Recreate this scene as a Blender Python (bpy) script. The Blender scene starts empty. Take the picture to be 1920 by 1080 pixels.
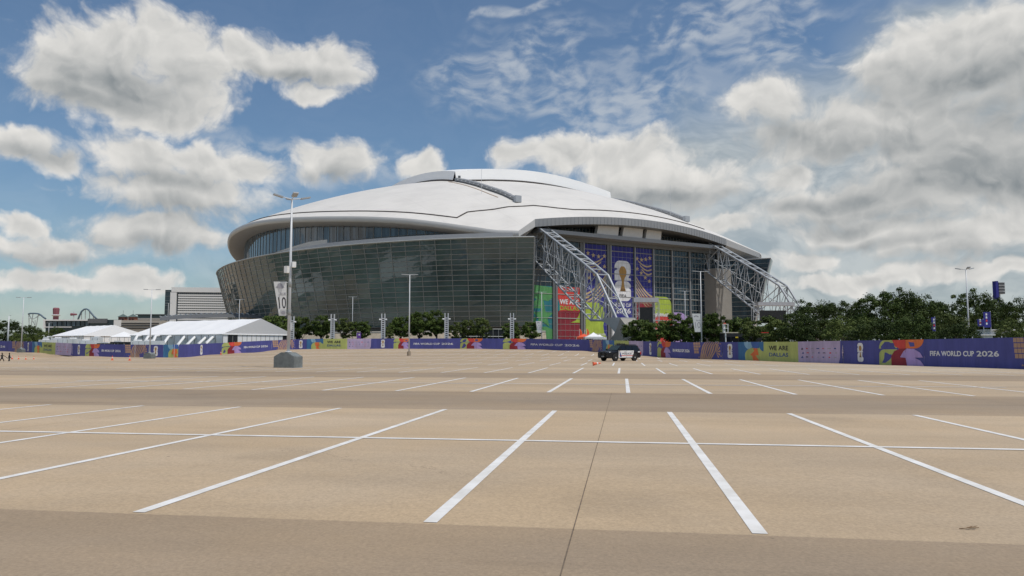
import bpy, bmesh, math, random
from mathutils import Vector, Matrix
R = math.radians
random.seed(7)
scene = bpy.context.scene
COL = scene.collection

# ------------------------------------------------------------------ camera
F, HC = 1400.0, 1.5                      # focal length in photo pixels (1920 wide), eye height
TH = math.atan(110 / F)                  # upward tilt
cam_d = bpy.data.cameras.new('camera')
cam = bpy.data.objects.new('camera', cam_d); COL.objects.link(cam)
cam_d.sensor_width = 36.0; cam_d.lens = 36.0 * F / 1920
cam_d.clip_start = 0.1; cam_d.clip_end = 20000
cam.location = (0, 0, HC); cam.rotation_euler = (R(90) + TH, 0, 0)
scene.camera = cam

def ray(x, y):
    v = (540 - y) / F
    return Vector(((x - 960) / F, math.cos(TH) - math.sin(TH) * v, math.sin(TH) + math.cos(TH) * v))
def P(x, y, d):                          # world point at photo pixel x, y and forward distance d
    r = ray(x, y); return Vector((0, 0, HC)) + r * (d / r.y)

# ------------------------------------------------------------------ world, sun, exposure
SUN_EL, SUN_AZ = R(66), math.atan2(0.80, -0.60)      # direction towards the sun: right and behind the camera
scene.view_settings.view_transform = 'Standard'; scene.view_settings.look = 'None'
scene.view_settings.exposure = 0.12; scene.view_settings.gamma = 1.0
scene.view_settings.use_curve_mapping = False
sd = Vector((math.sin(SUN_AZ) * math.cos(SUN_EL), math.cos(SUN_AZ) * math.cos(SUN_EL), math.sin(SUN_EL)))
sun_d = bpy.data.lights.new('sun', 'SUN'); sun_d.energy = 2.6; sun_d.angle = R(0.53); sun_d.color = (1, 0.95, 0.88)
sun = bpy.data.objects.new('sun', sun_d); COL.objects.link(sun)
sun.location = (200, -150, 300); sun.rotation_euler = (-sd).to_track_quat('-Z', 'Y').to_euler()

world = bpy.data.worlds.new('World'); scene.world = world; world.use_nodes = True
wt = world.node_tree; wt.nodes.clear()
class NB:                                 # small node-building helper
    def __init__(s, t): s.t = t
    def put(s, sock, v):
        if hasattr(v, 'links'): s.t.links.new(v, sock)
        elif v is not None: sock.default_value = v
    def m(s, op, a, b=None, c=None, clamp=False):
        n = s.t.nodes.new('ShaderNodeMath'); n.operation = op; n.use_clamp = clamp
        for i, v in enumerate((a, b, c)):
            if v is not None: s.put(n.inputs[i], v)
        return n.outputs[0]
    def v(s, op, a, b=None, c=None):
        n = s.t.nodes.new('ShaderNodeVectorMath'); n.operation = op
        for i, v in enumerate((a, b, c)):
            if v is not None: s.put(n.inputs[i], v)
        return n.outputs['Value'] if op in ('LENGTH', 'DOT_PRODUCT') else n.outputs[0]
    def xyz(s, a, b, c=0.0):
        n = s.t.nodes.new('ShaderNodeCombineXYZ')
        for i, v in enumerate((a, b, c)): s.put(n.inputs[i], v)
        return n.outputs[0]
    def sep(s, a):
        n = s.t.nodes.new('ShaderNodeSeparateXYZ'); s.put(n.inputs[0], a); return n.outputs
    def noise(s, vec, scale, detail=4, rough=0.5, dist=0.0, col=False, lac=2.0):
        n = s.t.nodes.new('ShaderNodeTexNoise'); s.put(n.inputs['Vector'], vec)
        n.inputs['Scale'].default_value = scale; n.inputs['Detail'].default_value = detail
        n.inputs['Roughness'].default_value = rough; n.inputs['Distortion'].default_value = dist
        n.inputs['Lacunarity'].default_value = lac
        return n.outputs['Color' if col else 0]
    def step(s, x, a, b, lo=0.0, hi=1.0, mode='SMOOTHSTEP'):
        n = s.t.nodes.new('ShaderNodeMapRange'); n.interpolation_type = mode
        s.put(n.inputs[0], x); s.put(n.inputs[1], a); s.put(n.inputs[2], b)
        s.put(n.inputs[3], lo); s.put(n.inputs[4], hi); return n.outputs[0]
    def mix(s, f, a, b, blend='MIX'):
        n = s.t.nodes.new('ShaderNodeMix'); n.data_type = 'RGBA'; n.blend_type = blend
        s.put(n.inputs[0], f); s.put(n.inputs[6], a); s.put(n.inputs[7], b); return n.outputs[2]

w = NB(wt)
sky = wt.nodes.new('ShaderNodeTexSky'); sky.sky_type = 'NISHITA'; sky.sun_disc = False
sky.sun_elevation = SUN_EL; sky.sun_rotation = SUN_AZ
sky.air_density = 1.15; sky.dust_density = 0.6; sky.ozone_density = 2.4; sky.altitude = 200
tc = wt.nodes.new('ShaderNodeTexCoord')
dx, dy, dz = w.sep(tc.outputs['Generated'])
AZ = w.m('MULTIPLY', w.m('ARCTAN2', dx, dy), F)                     # azimuth from +Y, scaled
EL = w.m('MULTIPLY', w.m('DIVIDE', dz, w.m('SQRT', w.m('ADD', w.m('MULTIPLY', dx, dx), w.m('ADD', w.m('MULTIPLY', dy, dy), 1e-4)))), F)
POS = w.xyz(AZ, EL)
def ang(x, y):
    r = ray(x, y); return math.atan2(r.x, r.y) * F, r.z / math.hypot(r.x, r.y) * F
def blobs(pos, lst):                      # soft union of ellipses (x, y, rx, ry): 1 at a centre, 0 at the rim
    acc = None
    for i, (x, y, rx, ry) in enumerate(lst):
        a, e = ang(x, y)
        if i % 5 == 4: pos = w.v('MULTIPLY_ADD', acc, (1e-7, 1e-7, 0), pos)    # keeps the evaluation sequential (shader stack)
        f = w.v('LENGTH', w.v('MULTIPLY_ADD', pos, (1 / rx, 1 / ry, 0), (-a / rx, -e / ry, 0)))
        acc = f if acc is None else w.m('SMOOTH_MIN', acc, f, 0.22)
    return w.m('SUBTRACT', 1.0, acc)
CUM = [(130, 110, 90, 80), (210, 90, 90, 70), (315, 75, 90, 66), (225, 170, 165, 72), (350, 130, 80, 95), (300, 205, 120, 48), (120, 150, 70, 60),
       (455, 105, 62, 52), (540, 118, 105, 46), (630, 130, 66, 50), (600, 175, 55, 22),
       (275, 305, 85, 55), (385, 315, 105, 52), (330, 360, 155, 48), (470, 325, 55, 34), (290, 435, 120, 38), (370, 440, 60, 26),
       (45, 262, 70, 34), (112, 298, 40, 20), (618, 305, 84, 40), (785, 305, 40, 28),
       (85, 470, 95, 30), (20, 425, 45, 20), (265, 520, 75, 24), (150, 530, 150, 18),
       (1050, 288, 110, 50), (1180, 300, 120, 58), (1285, 345, 120, 58), (985, 285, 60, 28), (1210, 355, 190, 46),
       (1755, 85, 120, 62), (1885, 80, 120, 76), (1690, 125, 100, 40), (1830, 135, 190, 44), (2070, 120, 190, 110),
       (1430, 190, 72, 50), (1545, 250, 150, 52), (1690, 225, 170, 62), (1830, 265, 190, 62), (1960, 330, 180, 110),
       (1630, 375, 190, 46), (1810, 335, 190, 60), (1480, 330, 70, 34),
       (1500, 490, 70, 22), (1610, 435, 110, 30), (1770, 450, 120, 30), (1890, 420, 90, 28), (1590, 525, 150, 18), (1830, 505, 170, 20), (1370, 420, 60, 20)]
def nz2(vec, sc, det, rough=0.5, col=False):
    o = w.noise(vec, sc, det, rough, col=col); o.node.noise_dimensions = '2D'; return o
H3 = (0.5, 0.5, 0.5)
wv = w.v('SUBTRACT', nz2(POS, 1 / 150.0, 2, 0.5, True), H3)
wv2 = w.v('SUBTRACT', nz2(POS, 1 / 40.0, 3, 0.58, True), H3)
P1 = w.v('MULTIPLY_ADD', wv, (95, 62, 0), POS)
P2 = w.v('MULTIPLY_ADD', wv2, (26, 22, 0), P1)
body = blobs(P2, CUM)
far = w.m('MAXIMUM', w.step(w.m('ABSOLUTE', AZ), 900, 1300), w.step(EL, 640, 900))     # the same broken cumulus goes on round the sky
gen = w.m('ADD', w.m('MULTIPLY_ADD', nz2(P1, 1 / 420.0, 3, 0.5), 3.2, -1.75), w.m('MULTIPLY_ADD', far, 4.0, -4.0))
body = w.m('MAXIMUM', body, w.m('MINIMUM', gen, 0.7))
def puff(vec, det):                       # rounded heads: inverted cell distance over several octaves
    n = wt.nodes.new('ShaderNodeTexVoronoi'); n.voronoi_dimensions = '2D'; n.feature = 'F1'; n.normalize = True
    w.put(n.inputs['Vector'], vec); n.inputs['Scale'].default_value = 1 / 60.0; n.inputs['Detail'].default_value = det; n.inputs['Roughness'].default_value = 0.52
    n.inputs['Lacunarity'].default_value = 2.15
    return w.m('SUBTRACT', 1.0, w.m('MULTIPLY', n.outputs['Distance'], 1.25))
na_ = puff(P2, 3.0)
nb2 = puff(w.v('ADD', P2, (7, 15, 0)), 1.0)
fz = nz2(P1, 1 / 34.0, 6, 0.60)
d0 = w.m('ADD', w.m('ADD', body, w.m('MULTIPLY_ADD', na_, 0.80, -0.50)), w.m('MULTIPLY_ADD', fz, 0.46, -0.23))
alpha = w.step(d0, -0.16, 0.44)
lit = w.m('MULTIPLY_ADD', w.m('SUBTRACT', na_, nb2), 0.6, w.m('MULTIPLY_ADD', fz, 0.20, 0.75))
lit = w.m('SUBTRACT', lit, w.step(d0, 0.15, 0.90, 0.0, 0.17))
after = lambda v: w.v('MULTIPLY_ADD', v, (1e-7, 1e-7, 0), P1)
BASE = [(1800, 150, 200, 40), (1960, 190, 180, 70), (1650, 275, 160, 34), (1860, 320, 210, 70), (1640, 412, 170, 24), (1560, 380, 120, 20),
        (235, 155, 120, 44), (170, 190, 110, 24), (330, 395, 140, 24), (300, 462, 110, 18), (1240, 380, 200, 34), (1440, 255, 120, 34), (560, 146, 120, 16), (300, 345, 110, 18),
        (1780, 478, 130, 14), (1600, 462, 120, 12), (60, 285, 60, 14), (90, 492, 100, 12), (620, 332, 80, 14)]
lit = w.m('SUBTRACT', lit, w.step(blobs(after(lit), BASE), -0.65, 0.90, 0.0, 0.54))
lit = w.m('MINIMUM', w.m('MAXIMUM', lit, 0.0), 1.0)
ccol = w.mix(lit, (2.35, 2.6, 2.75, 1), (7.3, 7.15, 6.85, 1))
# grey-white veil on the right and low down, and the high thin mackerel cloud
VEIL = [(1650, 380, 560, 330), (1280, 390, 330, 190), (2300, 300, 800, 500), (1780, 90, 230, 150)]
wide = w.v('SUBTRACT', nz2(after(lit), 1 / 260.0, 3, 0.55, True), H3)
vp = w.v('MULTIPLY_ADD', wide, (330, 240, 0), POS)
veil = w.step(blobs(vp, VEIL), -0.05, 0.60, 0.0, 0.88)
low = w.m('MULTIPLY', w.step(EL, 0, 330, 0.62, 0.0, 'LINEAR'), w.step(nz2(w.v('MULTIPLY', vp, (1, 2.6, 1)), 1 / 330.0, 4, 0.55), 0.28, 0.72, 0.45, 1.0))
veil = w.m('MAXIMUM', w.m('MAXIMUM', veil, low), 0.06)
vn = nz2(w.v('MULTIPLY', vp, (1, 2.2, 1)), 1 / 130.0, 4, 0.6)
vcol = w.mix(w.step(vn, 0.3, 0.7), (3.3, 3.75, 4.0, 1), (5.0, 5.3, 5.35, 1))
MACK = [(930, 130, 190, 110), (1180, 170, 260, 120), (1330, 40, 260, 50), (1560, 60, 260, 60), (1060, 210, 200, 60), (1000, 10, 90, 20), (560, 330, 220, 60), (1750, 5, 260, 25)]
mk = w.step(blobs(w.v('MULTIPLY_ADD', veil, (1e-7, 1e-7, 0), vp), MACK), -0.15, 0.65)
ax_, ay_, _ = w.sep(w.v('MULTIPLY_ADD', mk, (1e-7, 1e-7, 0), P1))
sh = w.xyz(w.m('MULTIPLY', w.m('SUBTRACT', ax_, w.m('MULTIPLY', ay_, 0.6)), 0.72), w.m('MULTIPLY', w.m('MULTIPLY_ADD', ax_, 0.15, ay_), 1.25))
mn = w.m('MULTIPLY_ADD', nz2(sh, 1 / 120.0, 3, 0.6), 0.7, w.m('MULTIPLY', nz2(sh, 1 / 30.0, 6, 0.62), 0.5))
mk = w.m('MULTIPLY', mk, w.step(mn, 0.46, 0.82, 0.0, 0.62))
skyc = w.mix(1.0, sky.outputs[0], (0.62, 0.74, 0.82, 1), 'MULTIPLY')
c = w.mix(mk, skyc, (5.4, 5.7, 6.0, 1))
c = w.mix(veil, c, vcol)
c = w.mix(alpha, c, ccol)
bg = wt.nodes.new('ShaderNodeBackground'); bg.inputs[1].default_value = 0.10
wt.links.new(c, bg.inputs[0])
wo = wt.nodes.new('ShaderNodeOutputWorld'); wt.links.new(bg.outputs[0], wo.inputs[0])
world.cycles.sampling_method = 'NONE'
scene.cycles.max_bounces = 5; scene.cycles.diffuse_bounces = 2; scene.cycles.glossy_bounces = 3; scene.cycles.transparent_max_bounces = 6

# ------------------------------------------------------------------ materials
MATS = {}
def mat(name, col, rough=0.6, metal=0.0, var=0.12, scale=1.5, bump=0.0, bscale=20.0, ior=1.45, streak=False, emit=None):
    if name in MATS: return MATS[name]
    m = bpy.data.materials.new(name); m.use_nodes = True; t = m.node_tree; b = NB(t)
    bs = t.nodes['Principled BSDF']; g = t.nodes.new('ShaderNodeNewGeometry').outputs['Position']
    vec = b.v('MULTIPLY', g, (1, 1, 0.15)) if streak else g
    n = b.noise(vec, scale, 5, 0.6)
    k = b.step(n, 0.25, 0.75, 1 - var, 1 + var, 'LINEAR')
    cc = b.mix(1.0, (*col, 1), b.xyz(k, k, k), 'MULTIPLY')
    t.links.new(cc, bs.inputs['Base Color'])
    bs.inputs['Roughness'].default_value = rough; bs.inputs['Metallic'].default_value = metal; bs.inputs['IOR'].default_value = ior
    if bump:
        bp = t.nodes.new('ShaderNodeBump'); bp.inputs['Strength'].default_value = bump; bp.inputs['Distance'].default_value = 0.05
        t.links.new(b.noise(g, bscale, 4, 0.6), bp.inputs['Height']); t.links.new(bp.outputs[0], bs.inputs['Normal'])
    MATS[name] = m; return m
M_roof = mat('roof_membrane', (0.68, 0.655, 0.615), 0.6, var=0.05, scale=0.05)
def roof_mat():
    m = M_roof; t = m.node_tree; b = NB(t); bs = t.nodes['Principled BSDF']; src = bs.inputs['Base Color'].links[0].from_socket
    g = t.nodes.new('ShaderNodeNewGeometry').outputs['Position']; x, y, z = b.sep(g)
    av = b.m('ADD', b.m('MULTIPLY', x, 0.515), b.m('MULTIPLY', y, -0.857)); bv = b.m('ADD', b.m('MULTIPLY', x, 0.857), b.m('MULTIPLY', y, 0.515))
    ln = b.m('MAXIMUM', b.step(b.m('ABSOLUTE', b.m('SUBTRACT', b.m('FRACT', b.m('MULTIPLY', av, 1 / 7.3)), 0.5)), 0.455, 0.49), b.m('MULTIPLY', b.step(b.m('ABSOLUTE', b.m('SUBTRACT', b.m('FRACT', b.m('MULTIPLY', bv, 1 / 21.0)), 0.5)), 0.48, 0.495), 0.8))
    dirt = b.step(b.noise(b.v('MULTIPLY', g, (1, 1, 0.3)), 0.09, 6, 0.65), 0.4, 0.75, 0.0, 0.09)
    k = b.m('SUBTRACT', b.m('MULTIPLY_ADD', ln, -0.055, 1.0), dirt)
    t.links.new(b.mix(1.0, src, b.xyz(k, k, k), 'MULTIPLY'), bs.inputs['Base Color'])
roof_mat()
M_cap = mat('cap_membrane', (0.82, 0.82, 0.81), 0.5, var=0.03, scale=0.08)
M_fascia = mat('fascia_panel', (0.29, 0.30, 0.31), 0.45, 0.2, var=0.06, scale=0.2)
M_fasciaw = mat('eave_panel', (0.56, 0.56, 0.55), 0.5, var=0.04, scale=0.2)
M_soffit = mat('soffit', (0.50, 0.49, 0.47), 0.7, var=0.05, scale=0.2)
M_line = mat('gutter_dark', (0.06, 0.05, 0.045), 0.7)
M_steel = mat('painted_steel', (0.40, 0.425, 0.45), 0.45, 0.15, var=0.10, scale=0.5)
M_steeld = mat('dark_steel', (0.16, 0.165, 0.17), 0.5, 0.3)
M_mull = mat('mullion_grey', (0.32, 0.33, 0.32), 0.45, 0.3, var=0.1)
M_conc = mat('concrete_pier', (0.31, 0.295, 0.27), 0.85, var=0.10, scale=0.3, bump=0.2, bscale=2)
M_block = mat('painted_block', (0.17, 0.19, 0.19), 0.75, var=0.25, scale=3.0, bump=0.25, bscale=15)
M_pole = mat('galvanised', (0.60, 0.62, 0.64), 0.5, 0.1, var=0.06)
M_white = mat('white_paint', (0.80, 0.80, 0.79), 0.5, var=0.04)
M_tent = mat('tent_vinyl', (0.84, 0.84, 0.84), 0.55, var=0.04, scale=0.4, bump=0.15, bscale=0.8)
M_tentw = mat('tent_wall', (0.84, 0.85, 0.87), 0.5, var=0.08, scale=0.6)
M_dark = mat('dark_interior', (0.02, 0.022, 0.025), 0.4)
M_screen = mat('blank_screen', (0.03, 0.03, 0.032), 0.35, var=0.2)
M_tan = mat('tan_stone', (0.40, 0.34, 0.26), 0.9, var=0.3, scale=1.2, bump=0.6, bscale=1.6)
def stripe_mat():
    m = bpy.data.materials.new('line_paint'); m.use_nodes = True; t = m.node_tree; b = NB(t); bs = t.nodes['Principled BSDF']
    g = t.nodes.new('ShaderNodeNewGeometry').outputs['Position']
    wear = b.step(b.m('MULTIPLY_ADD', b.noise(g, 22.0, 5, 0.7), 0.6, b.m('MULTIPLY', b.noise(g, 0.7, 4, 0.6), 0.5)), 0.66, 0.80, 0.0, 0.8)
    dirt = b.step(b.noise(g, 2.3, 5, 0.65), 0.3, 0.75)
    c = b.mix(dirt, (0.80, 0.79, 0.77, 1), (0.62, 0.60, 0.56, 1)); t.links.new(b.mix(wear, c, (0.42, 0.34, 0.24, 1)), bs.inputs['Base Color'])
    bs.inputs['Roughness'].default_value = 0.7; return m
M_stripe = stripe_mat()
M_joint = mat('joint_dark', (0.150, 0.115, 0.082), 0.9, var=0.5, scale=10)
M_bark = mat('bark', (0.085, 0.065, 0.05), 0.95, var=0.3, scale=4, bump=0.5, bscale=12)
M_orange = mat('cone_orange', (0.80, 0.13, 0.045), 0.55, var=0.08)
M_redv = mat('red_canopy', (0.72, 0.10, 0.04), 0.6, var=0.06)
M_black = mat('car_black', (0.010, 0.011, 0.014), 0.25, ior=1.4)
M_rubber = mat('rubber', (0.018, 0.018, 0.018), 0.8)
M_rim = mat('rim_dark', (0.05, 0.05, 0.052), 0.4, 0.6)
M_carw = mat('car_white', (0.78, 0.78, 0.78), 0.22, var=0.02)
M_carglass = mat('car_glass', (0.008, 0.010, 0.015), 0.06, ior=1.4)
M_grass = mat('grass_verge', (0.060, 0.075, 0.028), 0.95, var=0.4, scale=0.3)
M_asph = mat('asphalt', (0.075, 0.075, 0.075), 0.9, var=0.2, scale=0.4)

def glass(name, col, wob=0.25, ior=1.75, streak=0.0, wscale=0.22):
    m = bpy.data.materials.new(name); m.use_nodes = True; t = m.node_tree; b = NB(t); bs = t.nodes['Principled BSDF']
    g = t.nodes.new('ShaderNodeNewGeometry').outputs['Position']
    n = b.noise(g, 0.06, 4, 0.55); k = b.step(n, 0.3, 0.7, 0.6, 1.5, 'LINEAR')
    gi = t.nodes.new('ShaderNodeNewGeometry').outputs['Random Per Island']; oi = t.nodes.new('ShaderNodeObjectInfo').outputs['Random']
    k = b.m('MULTIPLY', k, b.m('MULTIPLY_ADD', b.m('FRACT', b.m('ADD', gi, oi)), 0.20, 0.90))     # pane to pane
    if streak:
        s2 = b.noise(b.v('MULTIPLY', g, (1, 1, 0.05)), 0.55, 5, 0.7)
        k = b.m('MULTIPLY', k, b.step(s2, 0.35, 0.7, 1 - streak, 1 + 2.2 * streak))
    t.links.new(b.mix(1.0, (*col, 1), b.xyz(k, k, k), 'MULTIPLY'), bs.inputs['Base Color'])
    bs.inputs['Roughness'].default_value = 0.035; bs.inputs['IOR'].default_value = ior
    bp = t.nodes.new('ShaderNodeBump'); bp.inputs['Strength'].default_value = wob; bp.inputs['Distance'].default_value = 0.25
    t.links.new(b.noise(g, wscale, 3, 0.5), bp.inputs['Height']); t.links.new(bp.outputs[0], bs.inputs['Normal'])
    return m
M_glass = glass('curtain_glass', (0.082, 0.118, 0.115), 0.32, 1.55)
M_gblue = glass('clerestory_glass', (0.055, 0.085, 0.115), 0.12, 1.6, 0.5)
M_gend = glass('end_glass', (0.016, 0.032, 0.046), 0.2, 1.45, 0.25)

# scrim print colours (woven mesh: soft vertical folds)
def scrim(name, col, trans=0.0):
    if name in MATS: return MATS[name]
    m = bpy.data.materials.new(name); m.use_nodes = True; t = m.node_tree; b = NB(t); bs = t.nodes['Principled BSDF']
    g = t.nodes.new('ShaderNodeNewGeometry').outputs['Position']
    n = b.noise(b.v('MULTIPLY', g, (1, 1, 0.18)), 1.3, 5, 0.65)
    n2 = b.noise(g, 0.35, 3, 0.5)
    k = b.m('MULTIPLY', b.step(n, 0.25, 0.75, 0.80, 1.18, 'LINEAR'), b.step(n2, 0.3, 0.7, 0.9, 1.1, 'LINEAR'))
    t.links.new(b.mix(1.0, (*col, 1), b.xyz(k, k, k), 'MULTIPLY'), bs.inputs['Base Color'])
    bs.inputs['Roughness'].default_value = 0.75
    bp = t.nodes.new('ShaderNodeBump'); bp.inputs['Strength'].default_value = 0.5; bp.inputs['Distance'].default_value = 0.12
    t.links.new(n, bp.inputs['Height']); t.links.new(bp.outputs[0], bs.inputs['Normal'])
    MATS[name] = m; return m
S = dict(purple=scrim('print_purple', (0.072, 0.078, 0.285)), lime=scrim('print_lime', (0.42, 0.47, 0.15)), lilac=scrim('print_lilac', (0.46, 0.38, 0.56)),
         red=scrim('print_red', (0.62, 0.06, 0.05)), orange=scrim('print_orange', (0.70, 0.17, 0.05)), maroon=scrim('print_maroon', (0.26, 0.022, 0.035)),
         violet=scrim('print_violet', (0.42, 0.30, 0.60)), teal=scrim('print_teal', (0.045, 0.16, 0.33)), sky=scrim('print_sky', (0.26, 0.45, 0.60)),
         blue=scrim('print_blue', (0.06, 0.14, 0.40)), gold=scrim('print_gold', (0.46, 0.29, 0.20)), white=scrim('print_white', (0.76, 0.76, 0.77)),
         black=scrim('print_black', (0.03, 0.025, 0.03)), navy=scrim('print_navy', (0.035, 0.08, 0.26)), grey=scrim('print_grey', (0.34, 0.33, 0.36)),
         royal=scrim('print_royal', (0.030, 0.032, 0.24)), sand=scrim('print_sand', (0.55, 0.41, 0.22)), green=scrim('print_green', (0.10, 0.32, 0.11)),
         cyan=scrim('print_cyan', (0.02, 0.20, 0.24)), trophy=scrim('print_trophy', (0.42, 0.24, 0.07)), bronze=scrim('print_bronze', (0.16, 0.09, 0.03)),
         wine=scrim('print_wine', (0.25, 0.02, 0.035)), lime2=scrim('print_lime_bright', (0.38, 0.50, 0.06)))

def ground_mat():
    m = bpy.data.materials.new('lot_concrete'); m.use_nodes = True; t = m.node_tree; b = NB(t); bs = t.nodes['Principled BSDF']
    g = t.nodes.new('ShaderNodeNewGeometry').outputs['Position']
    x, y, z = b.sep(g)
    a = b.m('ADD', b.m('MULTIPLY', x, LX), b.m('MULTIPLY', y, LY))
    q = b.m('ADD', b.m('MULTIPLY', x, LY), b.m('MULTIPLY', y, -LX))
    lv = b.xyz(a, q, 0)
    wig = b.m('MULTIPLY_ADD', b.noise(lv, 9.0, 4, 0.65), 0.05, -0.025)
    fr = b.m('MODULO', b.m('ADD', b.m('SUBTRACT', b.m('ADD', a, wig), ROW0), 200.0), PER)
    band = b.m('MULTIPLY', b.m('SUBTRACT', 1.0, b.step(fr, ROWD - 0.03, ROWD + 0.03)), b.step(fr, 0.0, 0.03))
    band = b.m('MAXIMUM', band, b.step(a, 41.0, 62.0, 0.0, 0.8))          # the far aisles are hardly worn
    col = b.mix(band, (0.312, 0.238, 0.160, 1), (0.418, 0.320, 0.211, 1))
    # slab-to-slab tone, blotches, streaks along the broom direction, aggregate
    sl = b.noise(b.v('SNAP', lv, (20.0, 5.58, 1.0)), 3.1, 0, 0.5)
    n1 = b.noise(b.v('MULTIPLY', lv, (1.0, 0.32, 1)), 0.55, 6, 0.62)
    n2 = b.noise(b.v('MULTIPLY', lv, (1.0, 0.12, 1)), 0.10, 5, 0.6)
    k = b.m('MULTIPLY', b.step(n1, 0.2, 0.8, 0.84, 1.16, 'LINEAR'), b.step(n2, 0.25, 0.75, 0.82, 1.20, 'LINEAR'))
    k = b.m('MULTIPLY', k, b.step(sl, 0.2, 0.8, 0.94, 1.06, 'LINEAR'))
    ag = b.noise(g, 30.0, 3, 0.75); k = b.m('MULTIPLY', k, b.step(ag, 0.25, 0.75, 0.79, 1.21, 'LINEAR'))
    ag2 = b.noise(g, 14.0, 4, 0.7); k = b.m('MULTIPLY', k, b.step(ag2, 0.25, 0.75, 0.93, 1.07, 'LINEAR'))
    # small dark spots
    vo = t.nodes.new('ShaderNodeTexVoronoi'); t.links.new(lv, vo.inputs['Vector']); vo.inputs['Scale'].default_value = 0.9
    sp = b.m('SUBTRACT', 1.0, b.step(vo.outputs['Distance'], 0.018, 0.034))
    pick = b.step(b.sep(vo.outputs['Color'])[0], 0.55, 0.6)
    k = b.m('MULTIPLY', k, b.m('MULTIPLY_ADD', b.m('MULTIPLY', sp, pick), -0.55, 1.0))
    vs = t.nodes.new('ShaderNodeTexVoronoi'); vs.voronoi_dimensions = '2D'; vs.inputs['Scale'].default_value = 0.21
    t.links.new(b.v('MULTIPLY_ADD', b.v('SUBTRACT', b.noise(lv, 1.8, 4, 0.6, col=True), (0.5, 0.5, 0.5)), (0.9, 0.9, 0), lv), vs.inputs['Vector'])
    oil = b.m('MULTIPLY', b.m('SUBTRACT', 1.0, b.step(vs.outputs['Distance'], 0.04, 0.20)), b.step(b.sep(vs.outputs['Color'])[1], 0.55, 0.9))
    k = b.m('MULTIPLY', k, b.m('MULTIPLY_ADD', oil, -0.11, 1.0))
    vc = t.nodes.new('ShaderNodeTexVoronoi'); vc.voronoi_dimensions = '2D'; vc.feature = 'DISTANCE_TO_EDGE'; vc.inputs['Scale'].default_value = 0.11
    t.links.new(b.v('MULTIPLY_ADD', b.v('SUBTRACT', b.noise(lv, 0.9, 6, 0.7, col=True), (0.5, 0.5, 0.5)), (2.4, 2.4, 0), lv), vc.inputs['Vector'])
    crk = b.m('MULTIPLY', b.m('SUBTRACT', 1.0, b.step(vc.outputs['Distance'], 0.0004, 0.0016)), b.step(b.noise(lv, 0.13, 2, 0.5), 0.52, 0.62))
    k = b.m('MULTIPLY', k, b.m('MULTIPLY_ADD', crk, -0.42, 1.0))
    ty = b.noise(b.v('MULTIPLY', lv, (1.6, 0.035, 1)), 1.0, 4, 0.6)
    k = b.m('MULTIPLY', k, b.m('SUBTRACT', 1.0, b.m('MULTIPLY', b.step(ty, 0.55, 0.72, 0.0, 0.13), b.m('SUBTRACT', 1.0, band))))
    # worn warm / cool tint
    tint = b.mix(b.step(b.noise(lv, 0.21, 5, 0.6), 0.35, 0.7), (0.99, 1.0, 1.04, 1), (1.03, 1.0, 0.96, 1))
    col = b.mix(1.0, col, tint, 'MULTIPLY')
    # pale scoured sweep across the right of the lot
    sw = b.v('MULTIPLY_ADD', b.v('SUBTRACT', b.noise(g, 0.08, 4, 0.6, col=True), (0.5, 0.5, 0.5)), (40, 14, 0), g)
    se = b.v('LENGTH', b.v('MULTIPLY', b.v('SUBTRACT', b.v('MULTIPLY', sw, (1, 1, 0)), (34, 64, 0)), (1 / 34.0, 1 / 17.0, 0)))
    col = b.mix(b.step(se, 0.35, 1.15, 0.55, 0.0), col, (0.50, 0.425, 0.315, 1))
    col = b.mix(1.0, col, b.xyz(k, k, k), 'MULTIPLY')
    t.links.new(col, bs.inputs['Base Color']); bs.inputs['Roughness'].default_value = 0.85
    bp = t.nodes.new('ShaderNodeBump'); bp.inputs['Strength'].default_value = 0.35; bp.inputs['Distance'].default_value = 0.01
    t.links.new(ag, bp.inputs['Height']); t.links.new(bp.outputs[0], bs.inputs['Normal'])
    return m
LX, LY = 0.1464, 0.9892                    # direction of the stall lines
ROW0, ROWD, PER = 6.45, 12.3, 20.0

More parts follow.
